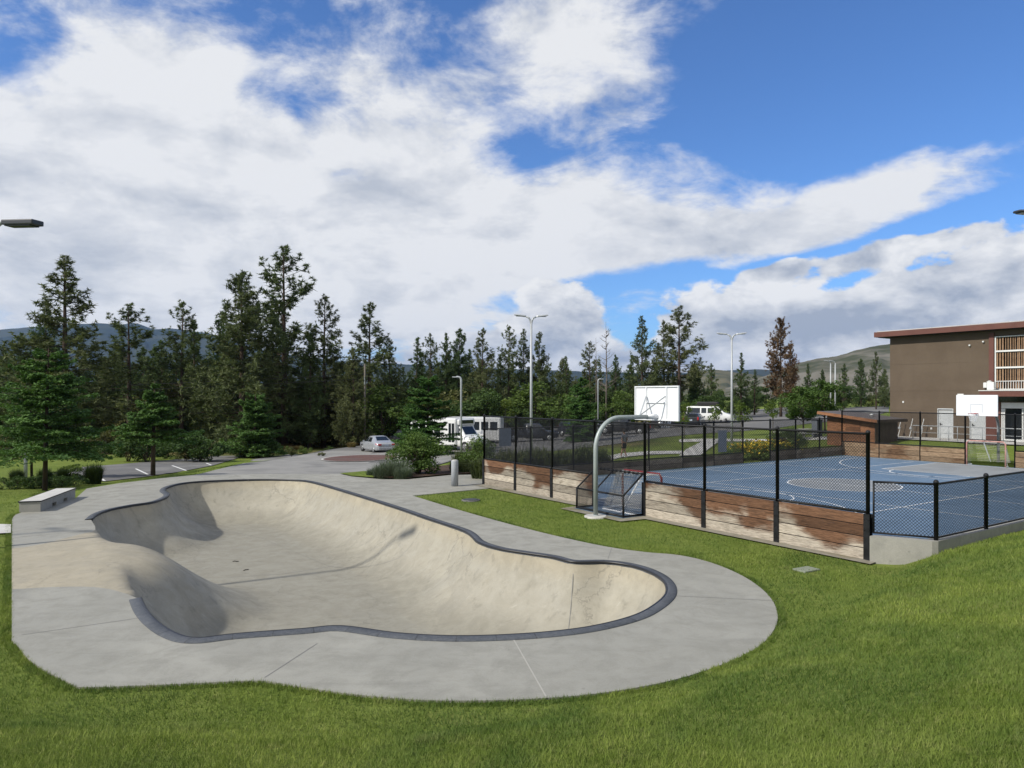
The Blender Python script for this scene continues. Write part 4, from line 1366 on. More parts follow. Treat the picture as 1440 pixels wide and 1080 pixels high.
mb = MB(); mb.lathe([(.150, 0), (.150, 1.06), (.140, 1.09)], n=24); mb.build('post', pbr('pale bollard', speckled((.36, .38, .41), (.31, .33, .36), 2.5, 7, (.5, .7)), spec=.4), bo)
mb = MB(); mb.lathe([(.140, 1.09), (.10, 1.115), (.02, 1.12)], n=24); mb.build('cap', M_walk, bo)
p_ = flat(662, 703)
dn = empty('drain_cover', (*p_, .0), 0, 'round dark drain cover in the grass wedge', 'drain')
mb = MB(); mb.lathe([(.34, -.1), (.34, .01), (.29, .014)], n=24); mb.build('concrete_ring', M_asphalt, dn)
mb = MB(); mb.lathe([(.28, .0), (.28, .022), (.24, .026)], n=24); mb.build('grate', M_dark_steel, dn)
p_ = gpix(1134, 800)
vb = empty('valve_box', (*p_, gz(*p_) + .0), .5, 'small green-grey valve box lid in the lawn', 'valve box')
mb = MB(); mb.box((0, 0, -.015), (.50, .34, .04), bev=.01); mb.build('lid', pbr('valve lid', base=(.20, .22, .17), rough=.7), vb)
p_ = gpix(36, 676)
sp = empty('marker_post', (*p_, gz(*p_)), 0, 'thin grey post behind the leftmost conifer', 'post')
mb = MB(); mb.lathe([(.09, 0), (.09, 1.7), (.06, 1.72)], n=12); mb.build('post', M_grey_steel, sp); mb = MB(); mb.lathe([(.2, 0), (.2, .05), (.1, .1)], n=12); mb.build('base', M_walk, sp)
# debris in the bowl
for n_, (px, py) in enumerate(((331, 790), (346, 802))):
    x, y = flat(px, py, -BD)
    b_ = MB(); b_.tube([(-.09, 0, 0), (-.02, .015, .012), (.05, -.01, .006), (.10, .02, 0)], .012, 5)
    o = b_.build('stick', M_dark_in, None, (x, y, float(all_z(np.array([x]), np.array([y]))[0]) + .012), n_ * 1.0)
    tag(o, ('short dark stick on the bowl floor, the smaller and farther one', 'dark stick on the bowl floor, the nearer one')[n_], 'stick')
# flat signs hung on the side fence
M_sign_back = pbr('sign back', speckled((.13, .15, .18), (.16, .18, .215), 3, 5, (.5, .6)))
for (t_, z0, z1, w, nm) in ((1.0, 1.62, 2.40, .62, 'grey blank sheet hung on the side fence by the court corner'), (12.6 * .0 + 15.35, .72, 1.92, .70, 'tall blue-grey panel hung on the side fence left of the opening')):
    x0, y0 = cw(.10, t_)
    r0 = empty('fence_panel', (x0, y0, 0), ANG_U, nm, 'panel')
    mb = MB(); mb.box((0, -.02, (z0 + z1) / 2), (w, .012, z1 - z0)); mb.build('sheet', M_sign_back, r0)
    mb = MB()
    for z in (z0 + .05, z1 - .05): mb.box((0, .0, z), (w * .96, .025, .03))
    mb.build('batten', M_dark_steel, r0)

# ================================================================== vehicles
M_tyre = pbr('tyre rubber', base=(.014, .014, .015), rough=.85, spec=.2)
M_rim = pbr('alloy rim', speckled((.40, .41, .42), (.30, .31, .32), 6, 3, (.3, .45)), metal=.5)
M_hub = pbr('steel hub', base=(.25, .25, .26), rough=.45, metal=.4)
M_tail = pbr('tail light', base=(.35, .015, .02), rough=.2, spec=.6)
M_head = pbr('headlight glass', base=(.62, .64, .66), rough=.12, spec=.6)
M_plastic = pbr('black trim', base=(.018, .018, .019), rough=.6)
M_plate = pbr('number plate', base=(.35, .40, .48), rough=.5)
M_car_glass = pbr('car glass', base=(.014, .018, .022), rough=.05, spec=.7)


def paint(name, c1, c2, met=0.0): return pbr(name, speckled(c1, c2, 1.3, 5, (.22, .38)), metal=met, spec=.5, coat=.4)


M_silver = paint('silver paint', (.40, .42, .45), (.36, .38, .41), .35)
M_car_white = paint('white paint', (.68, .69, .69), (.60, .61, .61))
M_car_black = paint('black paint', (.013, .013, .016), (.022, .022, .026))
M_navy = paint('navy paint', (.016, .018, .026), (.024, .026, .036))


class Car:
    """body lofted along x (front at +x) from rows (x, half width, floor, belt, roof, roof half width)"""
    def __init__(s, rows): s.r = rows
    def at(s, x):
        R_ = s.r
        for a, b in zip(R_, R_[1:]):
            if a[0] <= x <= b[0]:
                k_ = (x - a[0]) / (b[0] - a[0]); return [a[i] + (b[i] - a[i]) * k_ for i in range(6)]
        return list(R_[0] if x < R_[0][0] else R_[-1])
    def side(s, x, f, sg, out=.012):
        _, w, zf, zb, zt, wt = s.at(x)
        y = w * .985 + (wt - w * .985) * f; z = zb + (zt - .05 - zb) * f
        return (x, sg * (y + out), z)
    def ring(s, row):
        x, w, zf, zb, zt, wt = row
        zm = zf + (zb - zf) * .55
        half = [(w * .90, zf), (w * .985, zf + .10), (w, zm), (w * .985, zb), (wt, max(zb + .005, zt - .05)), (wt * .86, zt), (wt * .4, zt + .012)]
        return [(x, y, z) for y, z in half] + [(x, -y, z) for y, z in reversed(half)]
    def body(s, mat, parent, arches=()):
        mb = MB(); R_ = [s.ring(r) for r in s.r]; n = len(R_[0]); base = 0
        for r in R_: mb.v += r
        for i in range(len(R_) - 1):
            for j in range(n):
                j2 = (j + 1) % n
                mb.f.append((i * n + j, i * n + j2, (i + 1) * n + j2, (i + 1) * n + j)); mb.sm.append(j not in (13,))
        mb.f.append(tuple(range(n))); mb.f.append(tuple(reversed(range((len(R_) - 1) * n, len(R_) * n)))); mb.sm += [False, False]
        return mb.build('body', mat, parent)
    def window(s, name, x0, x1, parent, sg, f0=.10, f1=.88, cut0=0.0, cut1=0.0, n=4, mat=None, out=.012):
        mb = MB()
        for i in range(n):
            a = x0 + (x1 - x0) * i / n; b = x0 + (x1 - x0) * (i + 1) / n
            a1 = x0 + cut0 + (x1 - cut1 - x0 - cut0) * i / n; b1 = x0 + cut0 + (x1 - cut1 - x0 - cut0) * (i + 1) / n
            mb.face([s.side(a, f0, sg, out), s.side(b, f0, sg, out), s.side(b1, f1, sg, out), s.side(a1, f1, sg, out)])
        return mb.build(name, mat or M_car_glass, parent)
    def slope_glass(s, name, x0, x1, parent, inset=.90, lift=.018):
        mb = MB(); n = 4
        for i in range(n):
            P = []
            for x in (x0 + (x1 - x0) * i / n, x0 + (x1 - x0) * (i + 1) / n):
                _, w, zf, zb, zt, wt = s.at(x); P.append((x, wt * .86 * inset, zt + lift)); P.append((x, -wt * .86 * inset, zt + lift))
            mb.face([P[0], P[1], P[3], P[2]])
        return mb.build(name, M_car_glass, parent)


def wheels(root, xs, w, r, rim_mat=None, tw=.20):
    for x in xs:
        for sg in (-1, 1):
            mb = MB(); y0 = sg * (w - tw); y1 = sg * (w + .012)
            mb.lathe([(r * .62, y0), (r * .94, y0 + sg * .01), (r, y0 + sg * .04), (r, y1 - sg * .04), (r * .94, y1 - sg * .005), (r * .66, y1)], (x, 0, r), 22, 'y')
            wh = mb.build('wheel', M_tyre, root)
            mb = MB(); mb.lathe([(r * .66, y1 - sg * .03), (r * .64, y1 + sg * .004), (r * .2, y1 + sg * .016), (r * .05, y1 + sg * .02)], (x, 0, r), 22, 'y')
            rm = mb.build('rim', rim_mat or M_rim, wh)
            mb = MB()
            for k_ in range(5):
                a = 2 * pi * k_ / 5 + .3
                mb.box((x + r * .42 * cos(a), y1 + sg * .014, r + r * .42 * sin(a)), (r * .16, .012, r * .16), M=Matrix.Rotation(-a, 4, 'Y'))
            mb.build('spoke_gap', M_plastic, wh)
            mb = MB(); mb.lathe([(r * 1.10, sg * (w - .05)), (r * 1.13, sg * (w + .004))], (x, 0, r), 22, 'y'); mb.build('wheel_arch', M_plastic, root)


def box_on(root, name, c, d, mat, bev=.02):
    mb = MB(); mb.box(c, d, bev=bev); return mb.build(name, mat, root)


def place_car(name, px, py, head, label, cat='car', group=None):
    x, y = gpix(px, py); return empty(name, (x, y, gz(x, y) + .015), head, label, cat, group)


def sedan(root, mat):
    c = Car([(-2.42, .70, .42, .72, .78, .62), (-2.36, .86, .30, .84, .94, .74), (-1.75, .90, .22, .92, 1.02, .76), (-1.60, .90, .22, .92, 1.06, .75), (-.92, .90, .20, .93, 1.42, .60), (-.3, .90, .20, .93, 1.46, .60), (.25, .90, .20, .92, 1.43, .60), (1.02, .90, .20, .90, .98, .72), (1.2, .89, .20, .88, .94, .74), (2.05, .84, .24, .78, .82, .68), (2.38, .68, .32, .62, .66, .52), (2.45, .5, .38, .55, .58, .4)])
    c.body(mat, root)
    for sg in (-1, 1):
        c.window('side_window', -.05, .72, root, sg, .08, .86, .05, .42); c.window('side_window', -.95, -.12, root, sg, .08, .86, .22, .02)
        c.window('tail_light', -2.40, -2.05, root, sg, -.7, .1, mat=M_tail, out=.016)
        box_on(root, 'mirror', (.72, sg * .98, .98), (.10, .16, .11), mat, .03)
        box_on(root, 'headlight', (2.22, sg * .60, .66), (.26, .24, .12), M_head, .03)
        box_on(root, 'tail_light', (-2.40, sg * .62, .78), (.10, .30, .15), M_tail, .03)
        box_on(root, 'door_handle', (-.15, sg * .905, .80), (.16, .03, .03), M_rim, .008)
    c.slope_glass('windshield', .32, .96, root); c.slope_glass('rear_window', -1.54, -.96, root)
    box_on(root, 'rear_bumper', (-2.42, 0, .46), (.12, 1.5, .22), mat, .05); box_on(root, 'number_plate', (-2.445, 0, .72), (.02, .32, .16), M_plate, .004); box_on(root, 'front_grille', (2.43, 0, .50), (.06, .8, .16), M_plastic, .02)
    wheels(root, (-1.45, 1.42), .88, .325)


def suv(root, mat, rack=False, L=4.7, H=1.75):
    k_ = L / 4.7; h = H
    c = Car([(-2.35 * k_, .80, .45, .95, 1.05, .74), (-2.28 * k_, .92, .34, 1.05, h - .22, .72), (-2.0 * k_, .94, .30, 1.06, h - .04, .70), (-.6 * k_, .95, .28, 1.05, h, .70), (.35 * k_, .95, .28, 1.05, h - .05, .69), (1.05 * k_, .95, .28, 1.03, 1.12, .80), (1.25 * k_, .94, .28, 1.0, 1.08, .80), (2.15 * k_, .88, .32, .92, .98, .76), (2.32 * k_, .78, .40, .70, .78, .66)])
    c.body(mat, root)
    for sg in (-1, 1):
        c.window('side_window', -2.0 * k_, -1.25 * k_, root, sg, .08, .86, .12, 0); c.window('side_window', -1.15 * k_, -.30 * k_, root, sg, .08, .86); c.window('side_window', -.20 * k_, .80 * k_, root, sg, .08, .86, 0, .45)
        box_on(root, 'mirror', (.75 * k_, sg * 1.03, 1.12), (.12, .18, .15), mat, .03); box_on(root, 'headlight', (2.2 * k_, sg * .66, .82), (.22, .28, .15), M_head, .03); box_on(root, 'tail_light', (-2.33 * k_, sg * .78, 1.0), (.08, .16, .34), M_tail, .02)
        box_on(root, 'door_handle', (-.4 * k_, sg * .955, .92), (.16, .03, .03), M_rim, .008)
        mb = MB(); mb.tube([(-1.9 * k_, sg * .60, h - .02), (-1.8 * k_, sg * .60, h + .05), (.2 * k_, sg * .60, h + .05), (.3 * k_, sg * .60, h - .03)], .02, 6); mb.build('roof_rail', M_plastic, root)
    c.slope_glass('windshield', .42 * k_, 1.0 * k_, root); 
    box_on(root, 'rear_window', (-2.30 * k_, 0, 1.30), (.05, 1.25, .36), M_car_glass, .02); box_on(root, 'front_grille', (2.33 * k_, 0, .70), (.06, .9, .22), M_plastic, .02); box_on(root, 'number_plate', (-2.37 * k_, 0, .82), (.02, .32, .16), M_plate, .004)
    wheels(root, (-1.42 * k_, 1.42 * k_), .93, .36)


def pickup(root, mat):
    c = Car([(-.55, .93, .34, 1.10, 1.30, .80), (-.50, .95, .32, 1.10, 1.80, .66), (.5, .95, .30, 1.10, 1.84, .68), (.95, .95, .30, 1.08, 1.80, .68), (1.55, .95, .30, 1.06, 1.15, .82), (1.75, .94, .30, 1.04, 1.10, .82), (2.75, .90, .36, .98, 1.03, .80), (2.90, .82, .44, .80, .85, .7)])
    c.body(mat, root)
    mb = MB(); mb.box((-1.75, 0, .58), (2.4, 1.84, .18), bev=.03); mb.box((-1.75, .90, .88), (2.4, .09, .46), bev=.02); mb.box((-1.75, -.90, .88), (2.4, .09, .46), bev=.02); mb.box((-2.93, 0, .88), (.08, 1.70, .46), bev=.02); mb.build('cargo_bed', mat, root)
    for sg in (-1, 1):
        c.window('side_window', -.42, .35, root, sg, .08, .86); c.window('side_window', .45, 1.3, root, sg, .08, .86, 0, .4)
        box_on(root, 'mirror', (1.25, sg * 1.05, 1.2), (.12, .2, .18), M_plastic, .03); box_on(root, 'headlight', (2.8, sg * .68, .86), (.2, .28, .18), M_head, .03); box_on(root, 'tail_light', (-2.96, sg * .86, .92), (.06, .14, .34), M_tail, .02)
    c.slope_glass('windshield', 1.0, 1.5, root); box_on(root, 'rear_window', (-.54, 0, 1.5), (.04, 1.1, .34), M_car_glass, .02); box_on(root, 'rear_bumper', (-3.0, 0, .52), (.12, 1.7, .16), M_rim, .03); box_on(root, 'front_grille', (2.92, 0, .74), (.06, 1.0, .3), M_plastic, .02)
    wheels(root, (-1.85, 1.9), .94, .39)


def van(root, mat):
    c = Car([(-2.75, .86, .48, 1.15, 1.80, .78), (-2.68, .98, .38, 1.18, 2.02, .80), (-2.2, 1.0, .34, 1.18, 2.08, .80), (.75, 1.0, .34, 1.18, 2.08, .80), (1.15, 1.0, .34, 1.18, 2.0, .79), (1.80, 1.0, .34, 1.15, 1.30, .86), (2.0, .98, .34, 1.10, 1.22, .86), (2.70, .94, .38, .98, 1.05, .82), (2.85, .86, .46, .74, .82, .74)])
    c.body(mat, root)
    for sg in (-1, 1):
        c.window('side_window', -2.55, -1.05, root, sg, .08, .82); c.window('side_window', -.90, -.30, root, sg, .08, .82); c.window('side_window', -.15, .50, root, sg, .08, .82); c.window('side_window', .75, 1.65, root, sg, .08, .82, 0, .42)
        box_on(root, 'mirror', (1.4, sg * 1.1, 1.3), (.12, .2, .22), M_plastic, .03); box_on(root, 'headlight', (2.76, sg * .70, .84), (.2, .28, .18), M_head, .03); box_on(root, 'tail_light', (-2.72, sg * .86, 1.0), (.06, .14, .34), M_tail, .02)
    c.slope_glass('windshield', 1.2, 1.75, root); box_on(root, 'front_grille', (2.86, 0, .80), (.06, 1.0, .26), M_plastic, .02); box_on(root, 'front_bumper', (2.88, 0, .48), (.12, 1.7, .18), M_rim, .03); box_on(root, 'rear_window', (-2.72, 0, 1.5), (.05, 1.3, .40), M_car_glass, .02)
    wheels(root, (-1.75, 1.75), .97, .37, M_hub)


def bus(root, mat, L=7.2):
    """cutaway shuttle: passenger box behind a van nose"""
    nose = Car([(1.2, .98, .40, 1.25, 2.30, .84), (1.7, .98, .38, 1.25, 2.14, .82), (2.30, .98, .38, 1.20, 1.36, .86), (2.45, .97, .38, 1.16, 1.28, .86), (3.25, .92, .42, 1.02, 1.10, .80), (3.40, .82, .50, .80, .88, .72)])
    nose.body(mat, root)
    x1 = 1.55; x0 = x1 - (L - 1.9)
    mb = MB(); mb.box(((x0 + x1) / 2, 0, 1.62), (x1 - x0, 2.34, 2.36), bev=.14); bx_ = mb.build('passenger_box', mat, root)
    mb = MB(); mb.box((x1 + .02, 0, 2.45), (.5, 2.0, .52), bev=.16); mb.build('front_cap', mat, root)
    mb = MB(); mb.box(((x0 + x1) / 2, 0, .48), (x1 - x0 - .1, 2.26, .18)); mb.build('skirt', M_plastic, bx_)
    n = max(3, int((x1 - x0 - 1.2) / .92))
    for sg in (-1, 1):
        for i in range(n):
            xx = x0 + .70 + i * .92; mb = MB(); mb.box((xx, sg * 1.172, 1.92), (.74, .02, .84), bev=.008); mb.build('side_window', M_car_glass, bx_)
        nose.window('cab_window', 1.62, 2.18, root, sg, .08, .86, 0, .34)
        mb = MB(); mb.bar((2.05, sg * 1.0, 1.45), (2.25, sg * 1.28, 1.62), .03); mb.box((2.27, sg * 1.30, 1.58), (.10, .18, .36), bev=.02); mb.build('mirror', M_car_white, root)
        box_on(root, 'headlight', (3.30, sg * .66, .90), (.16, .28, .18), M_head, .03)
    mb = MB(); mb.box((x1 - .48, -1.176, 1.52), (.80, .02, 1.90), bev=.008); d_ = mb.build('passenger_door', M_car_white, bx_)
    for q in (-.19, .19):
        mb = MB(); mb.box((x1 - .48 + q, -1.19, 1.56), (.30, .015, 1.60), bev=.005); mb.build('door_glass', M_car_glass, d_)
    nose.slope_glass('windshield', 1.76, 2.26, root, .96); box_on(root, 'destination_glass', (x1 + .275, 0, 2.48), (.03, 1.5, .30), M_car_glass, .01)
    box_on(root, 'front_grille', (3.38, 0, .88), (.08, .86, .30), M_rim, .02); box_on(root, 'front_bumper', (3.42, 0, .52), (.14, 1.75, .2), M_plastic, .03)
    wheels(root, (x0 + 1.35, 2.45), .99, .40, M_hub)


r_ = place_car('sedan', 530, 635.5, radians(121), 'silver sedan parked by the brick circle, seen from its rear left'); sedan(r_, M_silver)
r_ = place_car('dark_suv', 569, 631.5, radians(121), 'black sport utility car parked right of the silver sedan', 'car'); suv(r_, M_car_black)
vx, vy = at_g(636, 62), 62
r_ = empty('shuttle_bus', (vx, vy, gz(vx, vy) + .02), radians(-40), 'white shuttle bus with its nose toward us behind the spreading conifer', 'bus', 'white shuttle buses'); bus(r_, M_car_white, 7.6)
vx, vy = at_g(653, 73), 73
r_ = empty('shuttle_bus', (vx, vy, gz(vx, vy) + .02), radians(172), 'white shuttle bus parked broadside behind the other bus', 'bus', 'white shuttle buses'); bus(r_, M_car_white, 7.4)
r_ = place_car('dark_suv', 809, 614.5, radians(-62), 'dark sport utility car facing us beyond the fence, left of the person', 'car'); suv(r_, M_navy)
r_ = place_car('black_pickup', 878, 611, radians(158), 'black pickup truck with red tail light seen between gooseneck and backboard', 'pickup truck'); pickup(r_, M_car_black)
vx, vy = at_g(745, 74), 74
r_ = empty('dark_pickup', (vx, vy, gz(vx, vy) + .02), radians(10), 'dark pickup truck low behind the fence by the twin lamp post', 'pickup truck'); pickup(r_, M_navy)
r_ = place_car('passenger_van', 998, 595, radians(-22), 'white passenger van with a dark rack on its roof', 'van'); van(r_, M_car_white)
mb = MB()
for x in np.linspace(-1.6, .9, 7): mb.box((x, 0, 2.20), (.05, 1.5, .04))
mb.box((-.35, .74, 2.24), (2.6, .04, .10)); mb.box((-.35, -.74, 2.24), (2.6, .04, .10)); mb.box((-.2, 0, 2.42), (2.5, 1.3, .40), bev=.10)
mb.build('roof_rack', M_plastic, r_)
vx, vy = at_g(976, 81), 81
r_ = empty('dark_hatchback', (vx, vy, gz(vx, vy) + .02), radians(66), 'black hatchback with red tail lights parked in front of the white van', 'car'); suv(r_, M_car_black, L=4.2, H=1.55)
vx, vy = at_g(951, 84), 84
r_ = empty('black_pickup', (vx, vy, gz(vx, vy) + .02), radians(172), 'black pickup truck half hidden behind the right edge of the backboard', 'pickup truck'); pickup(r_, M_car_black)

# ================================================================== the person beyond the side fence
M_skin = pbr('skin', speckled((.40, .23, .16), (.36, .20, .14), 6, 3, (.5, .6)))
M_shirt = pbr('grey shirt', speckled((.20, .21, .245), (.16, .17, .20), 5, 6, (.85, .95)))
M_shorts = pbr('black shorts', base=(.016, .016, .019), rough=.9)
M_hair = pbr('dark hair', speckled((.012, .009, .007), (.025, .018, .013), 30, 4, (.5, .7)))
M_shoe = pbr('white shoes', base=(.5, .5, .48), rough=.7)


def skin_chain(name, chains, mat, parent, lv=2):
    """chains: lists of (x, y, z, r); first point of the first chain is the root"""
    V = []; E = []; R_ = []; idx = {}
    for ch in chains:
        prev = None
        for p in ch:
            k_ = tuple(round(c, 4) for c in p[:3])
            if k_ not in idx: idx[k_] = len(V); V.append(p[:3]); R_.append(p[3])
            if prev is not None and prev != idx[k_]: E.append((prev, idx[k_]))
            prev = idx[k_]
    me = bpy.data.meshes.new(name); me.from_pydata(V, E, [])
    o = link(name, me, parent)
    m = o.modifiers.new('skin', 'SKIN'); m.use_smooth_shade = True
    for i, sv in enumerate(me.skin_vertices[0].data):
        r = R_[i]; sv.radius = r if isinstance(r, tuple) else (r, r); sv.use_root = (i == 0)
    s_ = o.modifiers.new('sub', 'SUBSURF'); s_.levels = lv; s_.render_levels = lv
    me.materials.append(mat)
    return o


px_, pY = at_g(878, 45.5), 45.5
pe = empty('person', (px_, pY, gz(px_, pY)), radians(35), 'person in grey shirt and dark shorts walking away beyond the side fence', 'person')
# local +y is where the person walks; x to the right
body = [
    [(0, 0, .93, .125), (0, .01, 1.10, .115), (0, .02, 1.28, .135), (0, .015, 1.42, .11), (0, .02, 1.50, .052), (0, .035, 1.56, .05), (0, .045, 1.63, .085), (0, .045, 1.71, .095), (0, .04, 1.77, .06)],
    [(0, .015, 1.42, .11), (.17, .01, 1.43, .062), (.22, -.03, 1.16, .046), (.23, .06, .93, .034), (.232, .085, .87, .027), (.232, .10, .82, .03)],
    [(0, .015, 1.42, .11), (-.17, .01, 1.43, .062), (-.23, -.02, 1.16, .046), (-.25, -.06, .92, .034), (-.252, -.062, .86, .027), (-.253, -.058, .81, .03)],
    [(0, 0, .93, .125), (.10, .0, .88, .095), (.11, .12, .50, .062), (.11, .02, .28, .055), (.11, -.08, .09, .036), (.11, -.05, .04, .034), (.12, .08, .035, .032)],
    [(0, 0, .93, .125), (-.10, .0, .88, .095), (-.10, .06, .50, .062), (-.10, .14, .28, .055), (-.10, .20, .09, .036), (-.10, .22, .04, .034), (-.11, .34, .035, .032)],
]
for sg, hx_, hy_, hz_ in ((1, .232, .10, .82), (-1, -.253, -.058, .81)):
    for i, (oy, ln) in enumerate(((.030, .072), (.011, .082), (-.010, .076), (-.029, .060))):
        body.append([(hx_, hy_, hz_, .03), (hx_, hy_ + oy, hz_ - .045, .010), (hx_ - sg * .010, hy_ + oy + .008, hz_ - .045 - ln * .55, .0085), (hx_ - sg * .024, hy_ + oy + .012, hz_ - .045 - ln, .007)])
    body.append([(hx_, hy_, hz_, .03), (hx_ - sg * .012, hy_ + .042, hz_ - .012, .011), (hx_ - sg * .020, hy_ + .055, hz_ - .050, .009)])
skin_chain('body', body, M_skin, pe)
skin_chain('shirt', [[(0, 0, .92, .15), (0, .01, 1.10, .14), (0, .02, 1.28, .155), (0, .015, 1.41, .125), (0, .018, 1.475, .07)], [(0, .015, 1.41, .125), (.17, .01, 1.43, .082), (.205, -.015, 1.24, .07)], [(0, .015, 1.41, .125), (-.17, .01, 1.43, .082), (-.212, -.01, 1.24, .07)]], M_shirt, pe)
skin_chain('shorts', [[(0, 0, .98, .142), (0, 0, .90, .15), (.10, .0, .84, .112), (.11, .095, .56, .095)], [(0, 0, .90, .15), (-.10, .0, .84, .112), (-.10, .05, .56, .095)]], M_shorts, pe)
skin_chain('hair', [[(0, .02, 1.74, .100), (0, -.012, 1.68, .085), (0, -.02, 1.62, .06)], [(0, .02, 1.74, .100), (0, .07, 1.785, .07), (0, .10, 1.77, .04)]], M_hair, pe)
for x, y in ((.115, .0), (-.105, .27)):
    mb = MB(); mb.box((x, y + .02, .045), (.095, .27, .09), bev=.035); mb.build('shoe', M_shoe, pe)
mb = MB(); mb.lathe([(.001, 0), (.018, .012), (.001, .035)], (0, .135, 1.66), 8, 'y'); hb = mb.build('nose', M_skin, pe)
for sg in (-1, 1):
    mb = MB(); mb.box((sg * .095, .04, 1.665), (.02, .035, .06), bev=.008); mb.build('ear', M_skin, pe)
    mb = MB(); mb.box((sg * .035, .135, 1.69), (.024, .01, .012), bev=.003); mb.build('eye', M_dark_steel, pe)
mb = MB(); mb.box((0, .132, 1.605), (.045, .008, .010), bev=.003); mb.build('mouth', pbr('lips', base=(.25, .09, .07), rough=.6), pe)

# ================================================================== vegetation
def foliage_mat(name, dark, mid, light, trans=.22, scale=.55, hue=.10, rough=.75):
    if name in MATS: return MATS[name]
    m = bpy.data.materials.new(name); m.use_nodes = True
    nt = m.node_tree; q = G(nt); b = nt.nodes['Principled BSDF']; o = [n for n in nt.nodes if n.type == 'OUTPUT_MATERIAL'][0]
    p = wcoord(q); rr = q.n('ShaderNodeObjectInfo').outputs['Random']
    f1 = q.ss(q.noise(p, scale, 4, .6), .36, .64); f2 = q.noise(p, scale * 9, 3, .7)
    c = q.mix(f1, dark, mid); c = q.mix(q.mul(q.ss(f2, .48, .75), .7), c, light)
    c = q.mix(1.0, c, q.mix(rr, (1 - hue, 1 - hue * .4, 1 - hue), (1 + hue * 1.6, 1 + hue * .6, 1 + hue * .4)), 'MULTIPLY')
    q.put(b.inputs['Base Color'], c); b.inputs['Roughness'].default_value = rough; b.inputs['Specular IOR Level'].default_value = .2
    t = q.n('ShaderNodeBsdfTranslucent'); q.put(t.inputs['Color'], q.mix(1.0, c, (1.2, 1.35, .7), 'MULTIPLY'))
    mx = q.n('ShaderNodeMixShader'); mx.inputs[0].default_value = trans
    nt.links.new(b.outputs[0], mx.inputs[1]); nt.links.new(t.outputs[0], mx.inputs[2]); nt.links.new(mx.outputs[0], o.inputs[0])
    MATS[name] = m
    return m


F_pine = foliage_mat('pine needles', (0.066, 0.086, 0.040), (0.113, 0.138, 0.061), (0.169, 0.190, 0.085))
F_fir = foliage_mat('fir needles', (0.048, 0.078, 0.031), (0.087, 0.131, 0.052), (0.135, 0.186, 0.072))
F_dead = foliage_mat('dead needles', (.098, .060, .034), (.145, .092, .054), (.20, .135, .085), .1)
F_orn = foliage_mat('garden conifer', (0.044, 0.099, 0.026), (0.081, 0.158, 0.043), (0.143, 0.239, 0.069), .2, 1.2)
F_leaf = foliage_mat('broad leaves', (0.055, 0.097, 0.023), (0.091, 0.144, 0.037), (0.144, 0.199, 0.056), .3, .9)
F_leafd = foliage_mat('dark leaves', (0.036, 0.068, 0.022), (0.061, 0.105, 0.031), (0.103, 0.154, 0.046), .25, .7)
F_young = foliage_mat('young leaves', (.075, .115, .022), (.12, .165, .036), (.17, .20, .055), .35, 1.4)
F_olive = foliage_mat('olive scrub', (0.070, 0.088, 0.033), (0.122, 0.134, 0.050), (0.204, 0.196, 0.080), .25, .8)
F_grass = foliage_mat('tall grass', (0.060, 0.085, 0.033), (0.100, 0.122, 0.053), (0.169, 0.169, 0.085), .3, 1.6)
F_dry = foliage_mat('dry grass', (.16, .125, .055), (.22, .175, .085), (.28, .235, .13), .3, 1.2)
F_yellow = foliage_mat('yellow flowers', (.30, .22, .015), (.42, .31, .03), (.50, .40, .07), .2, 3)
F_lav = foliage_mat('grey-green grass', (0.066, 0.097, 0.065), (0.109, 0.144, 0.098), (0.164, 0.187, 0.139), .25, 2)
M_bark = pbr('pine bark', speckled((.040, .028, .021), (.075, .050, .036), 3.0, 8, (.85, .95), .02))
M_bark_pale = pbr('pale bark', speckled((.16, .14, .12), (.10, .085, .07), 4.0, 8, (.85, .95), .01))
R = np.random.default_rng(11)


def unit(n):
    v = R.normal(size=(n, 3)); return v / np.linalg.norm(v, axis=1)[:, None]


def tufts(C, size, m, wid=.13, up=.25):
    """spiky clumps: m thin triangles round every centre"""
    C = np.repeat(np.asarray(C), m, 0); s = np.repeat(np.asarray(size), m)
    n = len(C); d = unit(n); d[:, 2] += up; d /= np.linalg.norm(d, axis=1)[:, None]
    a = np.cross(d, unit(n)); a /= np.linalg.norm(a, axis=1)[:, None] + 1e-9
    L_ = s * R.uniform(.55, 1.1, n); w = s * wid * R.uniform(.7, 1.3, n)
    base = C + d * (s * .05)[:, None]
    V = np.empty((n, 3, 3)); V[:, 0] = base + a * w[:, None]; V[:, 1] = base - a * w[:, None]; V[:, 2] = base + d * L_[:, None]
    return V.reshape(-1, 3), np.arange(3 * n).reshape(-1, 3)


def leaves(C, size, flat_=0.0, aspect=.6):
    """one kite leaf at each centre"""
    n = len(C); size = np.broadcast_to(size, n)
    nrm = unit(n); nrm[:, 2] = np.abs(nrm[:, 2]) + flat_; nrm /= np.linalg.norm(nrm, axis=1)[:, None]
    a = np.cross(nrm, unit(n)); a /= np.linalg.norm(a, axis=1)[:, None] + 1e-9
    b = np.cross(nrm, a); s = (size * R.uniform(.6, 1.25, n))[:, None]
    V = np.empty((n, 4, 3)); V[:, 0] = C - a * s * .5; V[:, 1] = C + b * s * aspect * .5 - a * s * .05; V[:, 2] = C + a * s * .5; V[:, 3] = C - b * s * aspect * .5 - a * s * .05
    return V.reshape(-1, 3), np.arange(4 * n).reshape(-1, 4)


def tree_thing(name, crown_me, trunk_me, label, cat, group=None):
    r0 = empty(name, label=label, cat=cat, group=group)
    link('trunk', trunk_me, r0); link('crown', crown_me, r0)
    return r0


